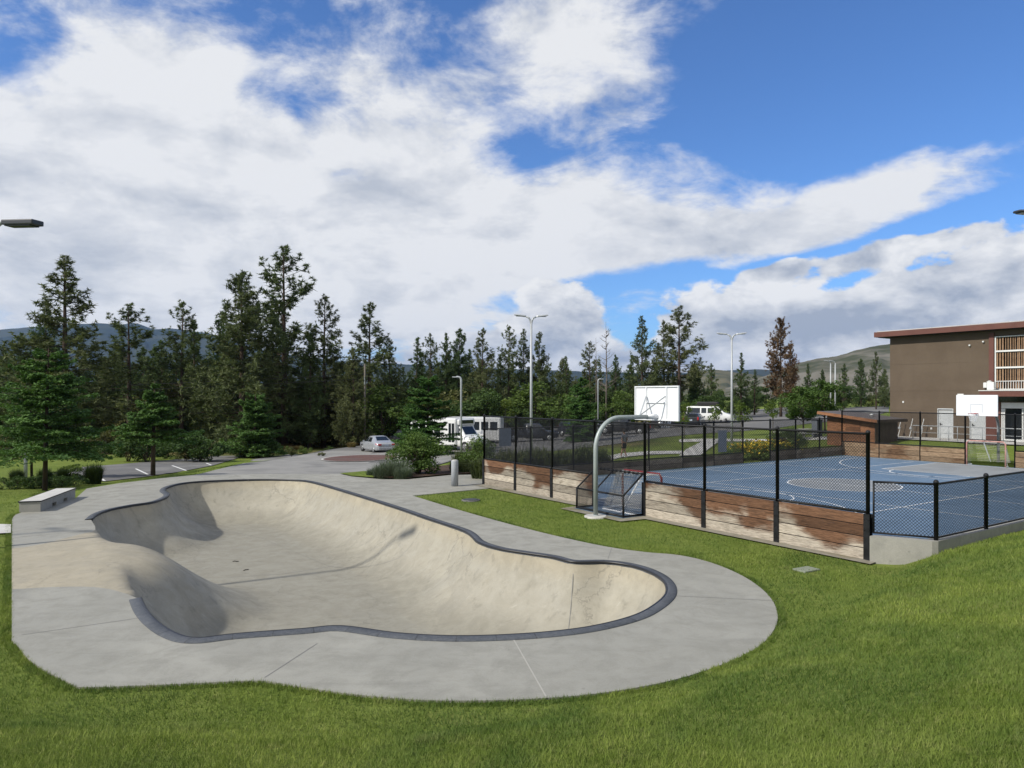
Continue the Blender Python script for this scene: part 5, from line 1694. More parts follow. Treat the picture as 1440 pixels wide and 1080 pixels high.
def pine_proto(seed, H=20.0, base=.30, Lmax=3.2, nb=70, dens=1.0, pw=.8, tsz=.62, open_=.45, droop=.0, mat=None, m=15, ragged=.35, trunk_r=.26, needle=.11):
    """a conifer: whorled limbs that carry spiky clumps toward their ends"""
    global R
    R = np.random.default_rng(seed)
    C = []; Sz = []; mb = MB()
    bend = R.uniform(-.012, .012, 2) * H
    axis = lambda z: np.array([bend[0] * (z / H) ** 2, bend[1] * (z / H) ** 2, z])
    mb.tube([axis(z) for z in np.linspace(-.4, H, 9)], [trunk_r * (1 - .96 * max(0, z) / H) + .012 for z in np.linspace(-.4, H, 9)], 8)
    for i in range(nb):
        k_ = (i + R.uniform(0, 1)) / nb; z = H * (base + (1 - base) * k_ ** .92)
        prof = (1 - k_) ** pw * (1.0 if k_ > .12 else .55 + 3.7 * k_) + .06
        l = Lmax * prof * R.uniform(1 - ragged, 1 + ragged * .7)
        if R.random() < .12: l *= .5
        az_ = R.uniform(0, 2 * pi); up = -.10 + droop + 1.0 * k_ + R.uniform(-.25, .3)
        d = np.array([cos(az_) * cos(up), sin(az_) * cos(up), sin(up)]); p0 = axis(z)
        sag = -.10 * l * (1 - k_)
        pt = lambda t: p0 + d * l * t + np.array([0, 0, sag * t * t * 1.2 + .18 * l * max(0, t - .6)])
        if l > .5: mb.tube([pt(0), pt(.5), pt(.95)], [.05 * (1 - k_ * .6), .035 * (1 - k_ * .5), .012], 4, cap=False)
        nt_ = max(2, int(l * 3.6 * dens))
        side = np.array([-d[1], d[0], 0]); side /= np.linalg.norm(side) + 1e-9
        for j in range(nt_):
            t = open_ + (1 - open_) * R.uniform(0, 1) ** .8
            spread = .30 * l * (1.15 - t)
            C.append(pt(t) + side * R.normal() * spread * .55 + np.array([0, 0, R.normal() * .13 * l + .04 * l])); Sz.append(tsz * R.uniform(.65, 1.15) * (1 - .35 * k_))
    for j in range(6): C.append(axis(H * (1 - .012 * j)) + R.normal(size=3) * .08); Sz.append(tsz * .7)
    V, F = tufts(np.array(C), np.array(Sz), m, needle)
    cm = np_mesh('crown', V, F, mat or F_pine)
    return cm, mb.mesh('trunk', M_bark), H


def blob_proto(seed, H, W_, zc, nclump, nleaf, lsz, mat, trunk=(.12, 4), bark=None, clump_r=.33, flat_=.3, ragged=.25, low=0.0):
    """a broad-leaved crown of many leaf clumps"""
    global R
    R = np.random.default_rng(seed)
    mb = MB(); P = []
    hz = (H - zc)
    cen = []
    for i in range(nclump):
        v = unit(1)[0]; rr = R.uniform(.35, 1.0) ** .6
        c = np.array([v[0] * W_ / 2 * rr, v[1] * W_ / 2 * rr, zc + (H - zc) * .5 + v[2] * hz * .5 * rr])
        c[:2] *= 1 + R.uniform(-ragged, ragged); cen.append(c)
    per = nleaf // nclump
    for c in cen:
        v = unit(per); rr = R.uniform(.3, 1.0, per) ** .5
        s = clump_r * min(W_, hz) * R.uniform(.6, 1.15)
        q = c + v * rr[:, None] * np.array([s, s, s * .75]); P.append(q)
    P = np.concatenate(P); P = P[P[:, 2] > low]
    V, F = leaves(P, lsz, flat_)
    cm = np_mesh('crown', V, F, mat)
    if trunk[1] == 1: mb.tube([(0, 0, -.2), (.01, .02, zc * .6), (.02, 0, H * .75)], [trunk[0], trunk[0] * .8, trunk[0] * .25], 8)
    else:
        for i in range(trunk[1]):
            a = 2 * pi * i / trunk[1] + R.uniform(-.4, .4); mb.tube([(.03 * cos(a), .03 * sin(a), -.1), (W_ * .10 * cos(a), W_ * .10 * sin(a), H * .35), (W_ * .26 * cos(a), W_ * .26 * sin(a), H * .75)], [trunk[0], trunk[0] * .7, trunk[0] * .2], 6)
    for c in cen[::2]:
        mb.tube([(0, 0, zc * .8 + (c[2] - zc) * .3), tuple((np.array([0, 0, c[2] * .8]) + c) / 2), tuple(c)], [trunk[0] * .45, trunk[0] * .25, .008], 4, cap=False)
    return cm, mb.mesh('trunk', bark or M_bark), H


def layered_proto(seed, H, W_, base, tiers, mat, lsz=.13, per=170, lean=0.0, dome=.75):
    """garden conifer: flat drooping sprays in tiers"""
    global R
    R = np.random.default_rng(seed); P = []; mb = MB()
    mb.tube([(0, 0, -.2), (lean * .3, 0, H * .4), (lean, 0, H)], [.11, .085, .012], 8)
    for i in range(tiers):
        k_ = (i + R.uniform(-.3, .3)) / tiers; k_ = min(max(k_, 0), .99); z = base + (H - base) * k_
        nbr = 7 if k_ < .8 else 4
        for j in range(nbr):
            az_ = R.uniform(0, 2 * pi); l = W_ / 2 * ((1 - k_) ** dome * R.uniform(.55, 1.12) + .05); up = R.uniform(-.08, .30) + .4 * k_
            d = np.array([cos(az_), sin(az_)]); n = int(per * (.35 + l / (W_ / 2)))
            t = R.uniform(.08, 1, n) ** .75; w = (R.uniform(-1, 1, n)) * l * .36 * np.sin(pi * np.clip(t * .86 + .10, 0, 1))
            zz = z + l * t * up - .16 * l * t * t + R.normal(size=n) * .035 - np.abs(w) * .22
            x = lean * k_ + d[0] * l * t - d[1] * w; y = d[1] * l * t + d[0] * w
            P.append(np.column_stack([x, y, zz]))
            mb.tube([(lean * k_, 0, z), (lean * k_ + d[0] * l * .6, d[1] * l * .6, z + l * .6 * up - .06 * l), (lean * k_ + d[0] * l * .95, d[1] * l * .95, z + l * .95 * up - .16 * l)], [.028, .018, .006], 4, cap=False)
    P = np.concatenate(P); V, F = leaves(P, lsz, .9, .42)
    return np_mesh('crown', V, F, mat), mb.mesh('trunk', M_bark), H


def grass_proto(seed, H, W_, n, mat, wid=.012, base_r=.25):
    global R
    R = np.random.default_rng(seed)
    az_ = R.uniform(0, 2 * pi, n); r0 = base_r * W_ * np.sqrt(R.uniform(0, 1, n)); lean = R.uniform(.05, 1, n) * W_ * .5; h = H * R.uniform(.55, 1.05, n)
    d = np.column_stack([np.cos(az_), np.sin(az_)]); s = np.column_stack([-d[:, 1], d[:, 0]])
    a2 = R.uniform(0, 2 * pi, n); b0 = np.column_stack([r0 * np.cos(a2), r0 * np.sin(a2)])
    V = np.empty((n, 5, 3)); w = wid * R.uniform(.6, 1.4, n)[:, None]
    mid = b0 + d * (lean * .35)[:, None]; tip = b0 + d * lean[:, None]
    V[:, 0, :2] = b0 - s * w; V[:, 1, :2] = b0 + s * w; V[:, 0, 2] = V[:, 1, 2] = -.05
    V[:, 2, :2] = mid + s * w * .8; V[:, 3, :2] = mid - s * w * .8; V[:, 2, 2] = V[:, 3, 2] = h * .68
    V[:, 4, :2] = tip; V[:, 4, 2] = h * (1 - .35 * (lean / (W_ * .5)) ** 2)
    b = np.arange(n)[:, None] * 5
    F = np.concatenate([b + [0, 1, 2], b + [0, 2, 3], b + [3, 2, 4]])
    return np_mesh('blades', V.reshape(-1, 3), F, mat), None, H


def plant(proto, name, x, y, H, W=1.0, label=None, cat='tree', group=None, rz=None, solo=None):
    """a tree or shrub of height H (W: width factor) standing at x, y"""
    cm, tm, h0 = proto
    s = H / h0
    if tm is None:
        o = link(name, cm, None, (x, y, gz(x, y) - .02)); tag(o, label, cat, group)
    else:
        o = tree_thing(name, cm, tm, label, cat, group); o.location = (x, y, gz(x, y) - .05)
    o.scale = (s * W, s * W, s); o.rotation_euler = (0, 0, rnd.uniform(0, 6.28) if rz is None else rz)
    return o


def plant_px(proto, name, px, ptop, Y, W=1.0, **kw):
    x = at_g(px, Y); H = CAM_Z + (HOR - ptop) / FPX * Y - gz(x, Y) + .05
    return plant(proto, name, x, Y, H, W, **kw)


PONDS = [pine_proto(21, 20, .20, 3.7, 105, 1.7, .72, .52, .38), pine_proto(22, 20, .24, 3.2, 92, 1.7, .6, .50, .40, ragged=.5), pine_proto(23, 20, .12, 4.0, 120, 1.8, .85, .52, .30), pine_proto(24, 20, .30, 3.2, 84, 1.65, .5, .52, .42, ragged=.5)]
DENSE = [pine_proto(31, 18, .04, 4.1, 150, 1.7, .72, .54, .2, mat=F_fir), pine_proto(32, 18, .06, 3.7, 140, 1.7, .8, .52, .2, mat=F_fir, ragged=.45), pine_proto(33, 18, .03, 4.4, 160, 1.7, .62, .56, .2, mat=F_pine)]
SPIRE = [pine_proto(41, 16, .04, 2.8, 130, 1.8, .9, .46, .2, mat=F_fir, ragged=.3), pine_proto(42, 16, .06, 2.5, 120, 1.8, .8, .46, .2, mat=F_fir, ragged=.4)]
DEAD = pine_proto(51, 18, .22, 2.9, 120, 1.9, .42, .50, .25, mat=F_dead, ragged=.35)

pines = [
    (92, 362, 75, PONDS[2], 1.35, 'big dark pine with broad lower limbs, tallest of the left group'),
    (62, 440, 82, DENSE[0], 1.0, 'dense pine crowding the left flank of the big left pine'),
    (28, 470, 88, DENSE[1], 1.0, 'dark conifer rising at the far left edge against the blue mountain'),
    (182, 430, 84, PONDS[3], 1.3, 'ragged pine standing alone before the blue mountain'),
    (150, 505, 92, DENSE[2], .95, 'shorter conifer between the big left pine and the ragged pine'),
    (255, 426, 86, PONDS[1], 1.1, 'pine with a thin open top, right of the ragged pine'),
    (274, 452, 90, DENSE[1], .9, 'pine pressed against the right side of the thin-topped pine'),
    (228, 480, 92, DENSE[0], .9, 'dark conifer filling in left of the thin-topped pine'),
    (340, 388, 80, DENSE[2], 1.05, 'broad dense dark conifer left of the tallest pine'),
    (314, 440, 88, DENSE[0], .8, 'dark conifer behind the left shoulder of the broad dense conifer'),
    (400, 350, 86, PONDS[3], 1.2, 'tallest pine of all, open crown and bare straight trunk'),
    (392, 425, 90, PONDS[1], 1.1, 'half-hidden pine right behind the tallest pine'),
    (455, 418, 88, PONDS[1], 1.05, 'open thin-crowned pine right of the tallest pine'),
    (436, 470, 84, DENSE[1], .9, 'dense lower conifer at the foot of the thin-crowned pine'),
    (519, 427, 88, PONDS[0], 1.15, 'lone open pine behind the utility pole'),
    (497, 492, 82, DENSE[2], .85, 'bushy olive conifer at the left of the utility pole'),
    (548, 480, 92, PONDS[1], .95, 'slim pine with bare top right of the lone open pine'),
    (585, 476, 96, SPIRE[0], 1.2, 'dark pointed conifer above the silver sedan'),
    (605, 472, 100, PONDS[3], .9, 'slim pine just right of the dark pointed conifer'),
    (627, 470, 98, DENSE[1], .85, 'dark conifer behind the bent lamp post'),
    (645, 464, 99, DENSE[0], .85, 'rounded dark conifer, the higher of two above the buses'),
    (678, 463, 96, PONDS[0], 1.0, 'open pine above the right end of the buses'),
    (660, 492, 104, SPIRE[1], 1.1, 'thin spire between the rounded conifer and the open pine'),
    (715, 460, 98, PONDS[1], 1.0, 'thin pine just left of the tall twin lamp'),
    (736, 464, 100, PONDS[2], .85, 'pine crown directly behind the tall twin lamp post'),
    (758, 468, 99, PONDS[0], .95, 'bushy pine just right of the tall twin lamp post'),
    (797, 502, 108, SPIRE[0], 1.0, 'small dark spire midway between lamp and bare dead tree'),
    (830, 482, 100, PONDS[1], 1.2, 'wide thin pine left of the bare dead tree'),
    (866, 500, 98, DENSE[1], .9, 'dark rust-tinged conifer beneath the bare dead tree'),
    (903, 446, 95, PONDS[2], .95, 'upright dark pine above the near backboard'),
    (955, 434, 96, PONDS[3], 1.45, 'wide-limbed pine, tallest right of the near backboard'),
    (934, 452, 100, PONDS[0], .95, 'pine tucked behind the left side of the wide-limbed pine'),
    (976, 510, 104, DENSE[1], .9, 'low dark conifer at the right foot of the wide-limbed pine'),
    (1042, 497, 104, SPIRE[0], 1.1, 'dark pointed fir right of the second twin lamp'),
    (1061, 520, 110, SPIRE[1], 1.2, 'smaller fir beside the dark pointed fir'),
    (1136, 512, 128, SPIRE[1], 1.2, 'distant fir left of the paired lamp posts'),
    (1157, 520, 130, DENSE[0], .9, 'distant dark conifer behind the paired lamp posts'),
    (1187, 512, 125, DENSE[1], 1.0, 'distant conifer right of the paired lamp posts'),
    (1211, 505, 130, DENSE[0], .9, 'distant conifer midway between paired lamps and brown building'),
    (1232, 495, 120, PONDS[0], .8, 'distant pine closest to the corner of the brown building'),
    (1244, 520, 126, DENSE[2], .8, 'dark conifer peeping past the corner of the brown building'),
]
for px, pt, Y, pr, w, nm in pines: plant_px(pr, 'pine_tree', px, pt, Y, w * (1.22 if px < 540 else 1.12), label=nm)
plant_px(DEAD, 'pine_tree', 1098, 450, 100, 1.05, label='dead pine with rusty brown needles left of the hill')
plant_px(DEAD, 'pine_tree', 1112, 486, 104, .8, label='shorter rusty brown dead pine against the taller one')
# bare dead tree
R = np.random.default_rng(77)
mb = MB(); Hd = 11.5
mb.tube([(0, 0, 0), (.1, 0, Hd * .5), (.0, 0, Hd)], [.14, .09, .01], 7)
for i in range(44):
    z = Hd * R.uniform(.35, .98); a = R.uniform(0, 6.28); l = (1.05 - z / Hd) * 3.0 * R.uniform(.5, 1) + .25
    e = (cos(a) * l, sin(a) * l, z + l * .5); mb.tube([(0, 0, z), (e[0] * .55, e[1] * .55, z + l * .22), e], [.035, .022, .005], 4, cap=False)
    for q in range(2): mb.tube([(e[0] * .6, e[1] * .6, z + l * .25), (e[0] * .8 + R.normal() * .2, e[1] * .8 + R.normal() * .2, z + l * .6)], [.015, .004], 3, cap=False)
xx = at_g(852, 94); o = mb.build('trunk', M_bark_pale, empty('dead_tree', (xx, 94, gz(xx, 94)), 0, 'bare leafless dead tree against the white cloud', 'tree'))
o.parent.scale = (1, 1, (CAM_Z + .104 * 94 - gz(xx, 94)) / Hd)
xx = at_g(838, 97); b_ = MB(); b_.tube([(0, 0, 0), (.05, 0, 6), (0, 0, 12.6)], [.12, .07, .012], 6)
for i in range(9): b_.tube([(0, 0, 7 + i * .6), (.5 * (-1) ** i, .2, 7.3 + i * .6)], [.02, .004], 3)
b_.build('trunk', M_bark_pale, empty('dead_tree', (xx, 97, gz(xx, 97)), 0, 'thin bare dead spike left of the leafless tree', 'tree'))

# the forest belt behind: many alike
BUSHY = [blob_proto(61, 7, 5.2, .9, 26, 4200, .34, F_leafd, (.12, 1), clump_r=.24), blob_proto(62, 6, 5.6, .5, 26, 4200, .32, F_olive, (.10, 1), clump_r=.24), blob_proto(63, 6.5, 4.6, .8, 24, 4000, .32, F_leaf, (.11, 1), clump_r=.24)]
rf_ = random.Random(4)
for i in range(92):
    px = -60 + i * 11.6 + rf_.uniform(-8, 8)
    lo_ = np.interp(px, [-60, 120, 420, 560, 760, 1000], [505, 512, 500, 512, 524, 532])
    plant_px(rf_.choice(DENSE + SPIRE), 'forest_conifer', px, lo_ + rf_.uniform(-22, 22), rf_.uniform(98, 135), rf_.uniform(1.0, 1.45), label='dark conifer lost among others in the forest belt behind the tall pines', group='conifers of the forest belt')
for i in range(62):
    px = -40 + i * 17.4 + rf_.uniform(-12, 12)
    if px > 1030: continue
    plant_px(rf_.choice(BUSHY), 'woodland_tree', px, np.interp(px, [0, 500, 1000], [550, 553, 562]) + rf_.uniform(-20, 18), rf_.uniform(84, 102), rf_.uniform(1.0, 1.6), label='leafy woodland tree under the pines, one of many alike', group='leafy trees under the pines')
for i in range(14):
    px = 985 + i * 20 + rf_.uniform(-8, 8)
    plant_px(rf_.choice(BUSHY), 'roadside_tree', px, 548 + rf_.uniform(-10, 10), rf_.uniform(112, 135), rf_.uniform(.9, 1.3), label='leafy tree in the green belt between the white van and the brown building', group='leafy trees beyond the road')
# scrub along the edge of the wood
SCRUB = [blob_proto(71, 2.2, 3.4, .1, 18, 2600, .20, F_leaf, (.03, 5), clump_r=.30, low=0), blob_proto(72, 2.0, 3.2, .1, 18, 2600, .19, F_olive, (.03, 5), clump_r=.30, low=0), blob_proto(73, 1.6, 2.6, .05, 16, 2200, .17, F_leafd, (.03, 5), clump_r=.30, low=0)]
for i in range(34):
    px = -30 + i * 15.5 + rf_.uniform(-7, 7); Yv = rf_.uniform(56, 74)
    if px > 478: continue
    plant_px(rf_.choice(SCRUB), 'scrub_bush', px, np.interp(px, [0, 300, 420, 480], [612, 618, 628, 632]) + rf_.uniform(-12, 10), Yv, rf_.uniform(.9, 1.3), label='wild bush in the scrub strip between the parking bays and the pines', cat='bush', group='wild bushes at the edge of the wood')
DRYG = grass_proto(81, .8, 1.6, 420, F_dry, .022)
TALLG = grass_proto(82, 1.0, 1.2, 420, F_grass, .016)
for i in range(30):
    px = 372 + i * 4.4 + rf_.uniform(-4, 4); x, y = gpix(px, (632 if px < 425 else 627.5) + rf_.uniform(-4, 2))
    plant(DRYG, 'dry_grass_tuft', x, y, rf_.uniform(.35, .7), rf_.uniform(1.0, 1.6), 'tuft of straw-coloured grass on the verge left of the silver sedan', 'grass tuft', 'dry grass tufts on the verge')

# garden conifers and shrubs on the left
ORN1 = layered_proto(91, 6.6, 5.6, 1.85, 17, F_orn, .19, 280, .15, .62)
ORN2 = layered_proto(92, 4.4, 4.3, 1.75, 9, F_orn, .17, 330, .1, 1.25)
ORN3 = layered_proto(93, 3.9, 3.8, .30, 18, F_orn, .17, 260, -.1, .5)
ORN4 = layered_proto(94, 6.2, 5.0, .3, 22, F_orn, .20, 340, .1, .5)
x, y = gpix(63, 689); plant(ORN1, 'garden_conifer', x, y, CAM_Z + (HOR - 488) / FPX * y - gz(x, y), 1.0, 'large layered green conifer behind the concrete ledge', rz=.4)
x, y = gpix(215, 668.5); plant(ORN2, 'garden_conifer', x, y, CAM_Z + (HOR - 535) / FPX * y - gz(x, y), 1.0, 'small tiered conifer on a bare stem by the parking bays', rz=1.2)
x, y = gpix(359, 643); plant(ORN3, 'garden_conifer', x, y, CAM_Z + (HOR - 553) / FPX * y - gz(x, y), 1.02, 'compact bright green conifer low to the ground by the forecourt', rz=2.0)
plant_px(ORN4, 'garden_conifer', 601, 530, 55, 1.08, label='spreading conifer in front of the white shuttle bus', rz=.3)
plant_px(ORN4, 'garden_conifer', 818, 532, 68, .78, label='layered conifer beyond the fence above the dark cars', rz=2.3)
x, y = gpix(-10, 680); plant(ORN1, 'garden_conifer', x, y + 3, 5.2, .9, 'conifer partly cut off by the left edge of the picture', rz=3.4)
FOUNT = grass_proto(95, 1.25, 1.7, 1500, foliage_mat('fountain grass', (.022, .040, .014), (.038, .060, .022), (.07, .088, .04), .3, 2), .010, .22)
for px, py, h, w, nm in ((122, 681, 1.15, 1.0, 'dark fountain grass clump by the parking bays, right of the big conifer'), (150 - 98, 684, .95, .9, 'fountain grass clump just left of the big conifer stem'), (78, 682, .95, .8, 'fountain grass clump just right of the big conifer stem'), (12, 683, .9, .9, 'fountain grass clump at the left edge of the lawn')):
    x, y = gpix(px, py); plant(FOUNT, 'fountain_grass', x, y + .6, h, w, nm, 'ornamental grass', 'fountain grasses by the lawn')
HEDGE = [blob_proto(96, .7, 1.5, .0, 14, 2200, .075, F_leafd, (.02, 4), clump_r=.42, low=0), blob_proto(97, .75, 1.3, .0, 14, 2200, .075, F_young, (.02, 4), clump_r=.40, low=0)]
for px, py, k_, nm in ((5, 688, 0, 'low dark hedge plant at the left edge'), (30, 687, 0, 'low dark hedge plant left of the big conifer stem'), (47, 686.5, 0, 'low dark hedge plant touching the big conifer stem'), (75, 685, 0, 'low dark hedge plant right of the big conifer stem'), (93, 683.5, 0, 'low dark hedge plant before the pale gravel'), (86, 676, 1, 'low bright yellow-green shrub behind the dark hedge')):
    x, y = gpix(px, py); plant(HEDGE[k_], 'hedge_plant', x, y + .5, rf_.uniform(.5, .62) if not k_ else .85, 1.25, nm, 'shrub', 'low hedge plants on the lawn edge')
# island shrubs
ROUND = [blob_proto(98, 1.9, 1.95, .25, 40, 9000, .10, F_leaf, (.035, 6), clump_r=.26, low=.12), blob_proto(99, 1.9, 1.5, .1, 26, 4200, .10, F_leaf, (.03, 6), clump_r=.28, low=.0)]
x, y = gpix(588, 668); plant(ROUND[0], 'round_shrub', x, y, 2.0, 1.2, 'round bright green shrub with bare stems in the island bed', 'shrub', rz=.2)
x, y = gpix(668, 665); plant(ROUND[1], 'round_shrub', x, y, 1.95, 1.0, 'leafy green shrub against the court corner post', 'shrub', rz=1.2)
x, y = gpix(676, 660); plant(ROUND[1], 'round_shrub', x, y, 1.3, .9, 'smaller leafy shrub behind the one at the court corner', 'shrub', rz=2.2)
LAV = grass_proto(100, .85, 1.2, 1300, F_lav, .007, .42)
for px, py, h, nm in ((553, 671, .95, 'grey-green grass clump left of the round island shrub'), (540, 672, .75, 'low grey-green grass clump near the island tip'), (566, 673, .62, 'grey-green grass clump at the foot of the round island shrub'), (525, 670, .45, 'smallest grey-green grass clump at the island tip')):
    x, y = gpix(px, py); plant(LAV, 'ornamental_grass', x, y, h, 1.15, nm, 'ornamental grass', 'grey-green grasses of the island')
for px, py, h, nm in ((648, 663, 1.25, 'tall grass with brown plumes around the bent lamp post'), (640, 665, .8, 'grass clump behind the bollard'), (655, 666, .95, 'grass clump between bollard and court corner shrub')):
    x, y = gpix(px, py); plant(TALLG, 'ornamental_grass', x, y, h, 1.0, nm, 'ornamental grass', 'grasses by the bollard')
# bed of grasses along the side fence, outside the court
for i in range(26):
    t_ = 1.2 + i * .55 + rf_.uniform(-.2, .2); x, y = cw(-1.2 - rf_.uniform(0, 1.6), t_)
    if t_ > 9.4: continue
    plant(TALLG, 'meadow_grass', x, y, rf_.uniform(1.0, 1.6), rf_.uniform(1.0, 1.4), 'tall feathery grass clump in the row outside the side fence', 'ornamental grass', 'feathery grasses along the side fence')
FLW = blob_proto(101, .8, 1.5, .0, 14, 1500, .10, F_leaf, (.02, 4), clump_r=.42, low=0)
R = np.random.default_rng(5)
FP = np.column_stack([R.normal(size=(170, 2)) * .38, R.uniform(.45, .95, 170)]); FV, FF = leaves(FP, .15, .5, .8); FLM = np_mesh('blossom', FV, FF, F_yellow)
for i, t_ in enumerate((18.6, 19.8, 21.0, 22.1)):
    x, y = cw(-1.1, t_); o = plant(FLW, 'flowering_shrub', x, y, rf_.uniform(.85, 1.05), 1.1, ('yellow-flowering shrub nearest the side opening', 'second yellow-flowering shrub along the side boards', 'third yellow-flowering shrub along the side boards', 'yellow-flowering shrub touching the dark round bush')[i], 'shrub', 'yellow-flowering shrubs'); link('blossom', FLM, o)
x, y = cw(-1.4, 23.4); plant(ROUND[0], 'round_shrub', x, y, 1.75, 1.05, 'dark round bush right of the yellow-flowering shrubs', 'shrub')
x, y = cw(-.9, 17.5); plant(FLW, 'low_shrub', x, y, .7, 1.3, 'low green shrub at the opening in the side boards', 'shrub')
# young street trees and the maple
YNG = [blob_proto(102, 3.6, 1.25, 1.3, 16, 900, .16, F_young, (.045, 1), M_bark_pale, clump_r=.34), blob_proto(103, 3.6, 1.1, 1.5, 14, 800, .16, F_young, (.045, 1), M_bark_pale, clump_r=.34)]
for px, pt, Y, k_, nm in ((962, 565, 62, 0, 'young pale green tree just right of the near backboard'), (1004, 566, 62, 1, 'young tree in front of the white van nose'), (1043, 562, 62, 0, 'young pale green tree right of the second twin lamp'), (1087, 561, 62, 1, 'young tree with yellow top left of the maple')):
    plant_px(YNG[k_], 'young_tree', px, pt, Y, 1.1, label=nm, group='young street trees')
MAPLE = blob_proto(104, 4.9, 4.4, 1.5, 34, 5200, .24, F_leaf, (.10, 1), M_bark, clump_r=.20, flat_=.6)
plant_px(MAPLE, 'maple_tree', 1130, 543, 58, .95, label='leafy maple on the far lawn, left of a touching pair')
plant_px(MAPLE, 'maple_tree', 1160, 534, 62, .95, label='leafy maple on the far lawn, taller right one of a touching pair', rz=2.0)
plant_px(YNG[0], 'young_tree', 693 + 18, 560, 84, 1.4, label='yellowing sapling at the wood edge between bus and tall twin lamp')

# ================================================================== utility pole and wires
UPY = 81.5
ux_ = at_g(513, UPY)
up_ = empty('utility_pole', (ux_, UPY, gz(ux_, UPY)), 0, 'weathered wooden utility pole among the pines', 'utility pole')
mb = MB(); mb.tube([(0, 0, -.3), (0, 0, CAM_Z + .044 * UPY - gz(ux_, UPY))], [.14, .10], 8); mb.build('pole', pbr('grey wood', speckled((.09, .08, .066), (.125, .11, .092), 3, 6)), up_)
mb = MB(); mb.box((0, -.14, 7.4), (.08, .06, .9)); mb.build('bracket', M_galv, up_)
zt = CAM_Z + .030 * UPY
for i, (dz_, nm) in enumerate(((0, 'upper power line sagging leftward from the wooden utility pole'), (-.55, 'lower power line sagging leftward from the wooden utility pole'))):
    mb = MB(); mb.tube([(ux_ - k_ * 5, UPY - k_ * .9, zt + dz_ - 1.6 * sin(pi * min(k_ / 14, 1) ) * .5 - k_ * .12) for k_ in range(0, 15)], .022, 4)
    tag(mb.build('power_line', M_plastic), nm, 'power line', 'power lines')

# ================================================================== hills
def f_hill(c1, c2, c3, s):
    def fn(q, b):
        p = wcoord(q)
        a = q.ss(q.noise(p, s, 9, .68), .38, .62); e = q.ss(q.noise(p, s * .35, 6, .6, .5), .45, .6)
        c = q.mix(a, c1, c2); c = q.mix(q.mul(e, .7), c, c3)
        q.put(b.inputs['Base Color'], c); b.inputs['Roughness'].default_value = 1; b.inputs['Specular IOR Level'].default_value = 0
    return fn


def hill(name, ridge, D, depth, mat, rough_, seed):
    rg = np.random.default_rng(seed)
    px = np.linspace(ridge[0][0], ridge[-1][0], int((ridge[-1][0] - ridge[0][0]) / 2.5) + 2)
    top = np.interp(px, [r[0] for r in ridge], [r[1] for r in ridge])
    n = len(px); k_ = rg.normal(size=n); sm = lambda v, w: np.convolve(np.pad(v, w, mode='edge'), np.hanning(2 * w + 3)[1:-1] / np.hanning(2 * w + 3)[1:-1].sum(), 'valid')
    top = sm(top, 6) + sm(rg.normal(size=n), 2) * rough_ * .5 + sm(rg.normal(size=n), 9) * rough_ * 1.2
    rows = 26; V = []
    for j in range(rows):
        f = j / (rows - 1); Y = D - depth * .75 + depth * 1.5 * f
        pr = np.clip(1 - abs(f - .5) * 2, 0, 1) ** .8
        nz = sm(rg.normal(size=n), 7) * .08 + sm(rg.normal(size=n), 2) * .02
        h = (CAM_Z + (HOR - top) / FPX * D)
        z = -30 + (h + 30) * np.clip(pr + nz * (pr > .02) * (1 - pr) * 2, 0, 1)
        V.append(np.column_stack([(px - 720) / FPX * Y, np.full(n, Y), z]))
    V = np.concatenate(V)
    i, j = np.meshgrid(np.arange(n - 1), np.arange(rows - 1)); a = (j * n + i).ravel()
    F = np.column_stack([a, a + 1, a + n + 1, a + n])
    o = link(name, np_mesh(name, V, F, mat, True)); o['kind'] = 'structure'
    return o


M_hill_blue = pbr('forested mountain', f_hill((.016, .026, .022), (.030, .040, .028), (.05, .055, .035), .0035))
M_hill_dry = pbr('dry hill', f_hill((.10, .095, .055), (.055, .062, .034), (.15, .135, .085), .02))
M_hill_rock = pbr('rocky hill', f_hill((.055, .062, .036), (.11, .105, .08), (.19, .175, .15), .016))
hill('mountain', [(-200, 470), (-40, 466), (30, 459), (90, 455), (140, 452), (168, 455), (190, 452), (218, 462), (240, 459), (262, 463), (300, 468), (350, 488), (420, 500), (500, 508), (600, 513), (720, 518), (900, 524), (960, 524), (1010, 521), (1070, 518), (1110, 524), (1180, 530), (1400, 535)], 6500, 3200, M_hill_blue, .5, 3)
hill('near_hills', [(-300, 508), (-60, 512), (20, 520), (120, 540), (500, 550), (900, 545), (950, 530), (980, 519), (1005, 518), (1060, 526), (1110, 534), (1200, 538)], 3000, 1300, M_hill_dry, .5, 4)
hill('rocky_hill', [(1020, 545), (1090, 523), (1120, 509), (1150, 503), (1180, 499), (1205, 490), (1230, 485), (1260, 480), (1340, 470), (1500, 462), (1700, 475)], 1700, 800, M_hill_rock, .9, 6)

# ================================================================== lawn blades near the camera
R = np.random.default_rng(9)
def blades(P, h, w, lean):
    n = len(P); az_ = R.uniform(0, 2 * pi, n); d = np.column_stack([np.cos(az_), np.sin(az_)]); a2 = R.uniform(0, 2 * pi, n); s = np.column_stack([np.cos(a2), np.sin(a2)])
    V = np.empty((n, 3, 3)); z = gzn(P[:, 0], P[:, 1]) - .035
    V[:, 0, :2] = P - s * w[:, None]; V[:, 1, :2] = P + s * w[:, None]; V[:, 0, 2] = V[:, 1, 2] = z
    V[:, 2, :2] = P + d * (h * lean)[:, None]; V[:, 2, 2] = z + .005 + h
    return V.reshape(-1, 3)


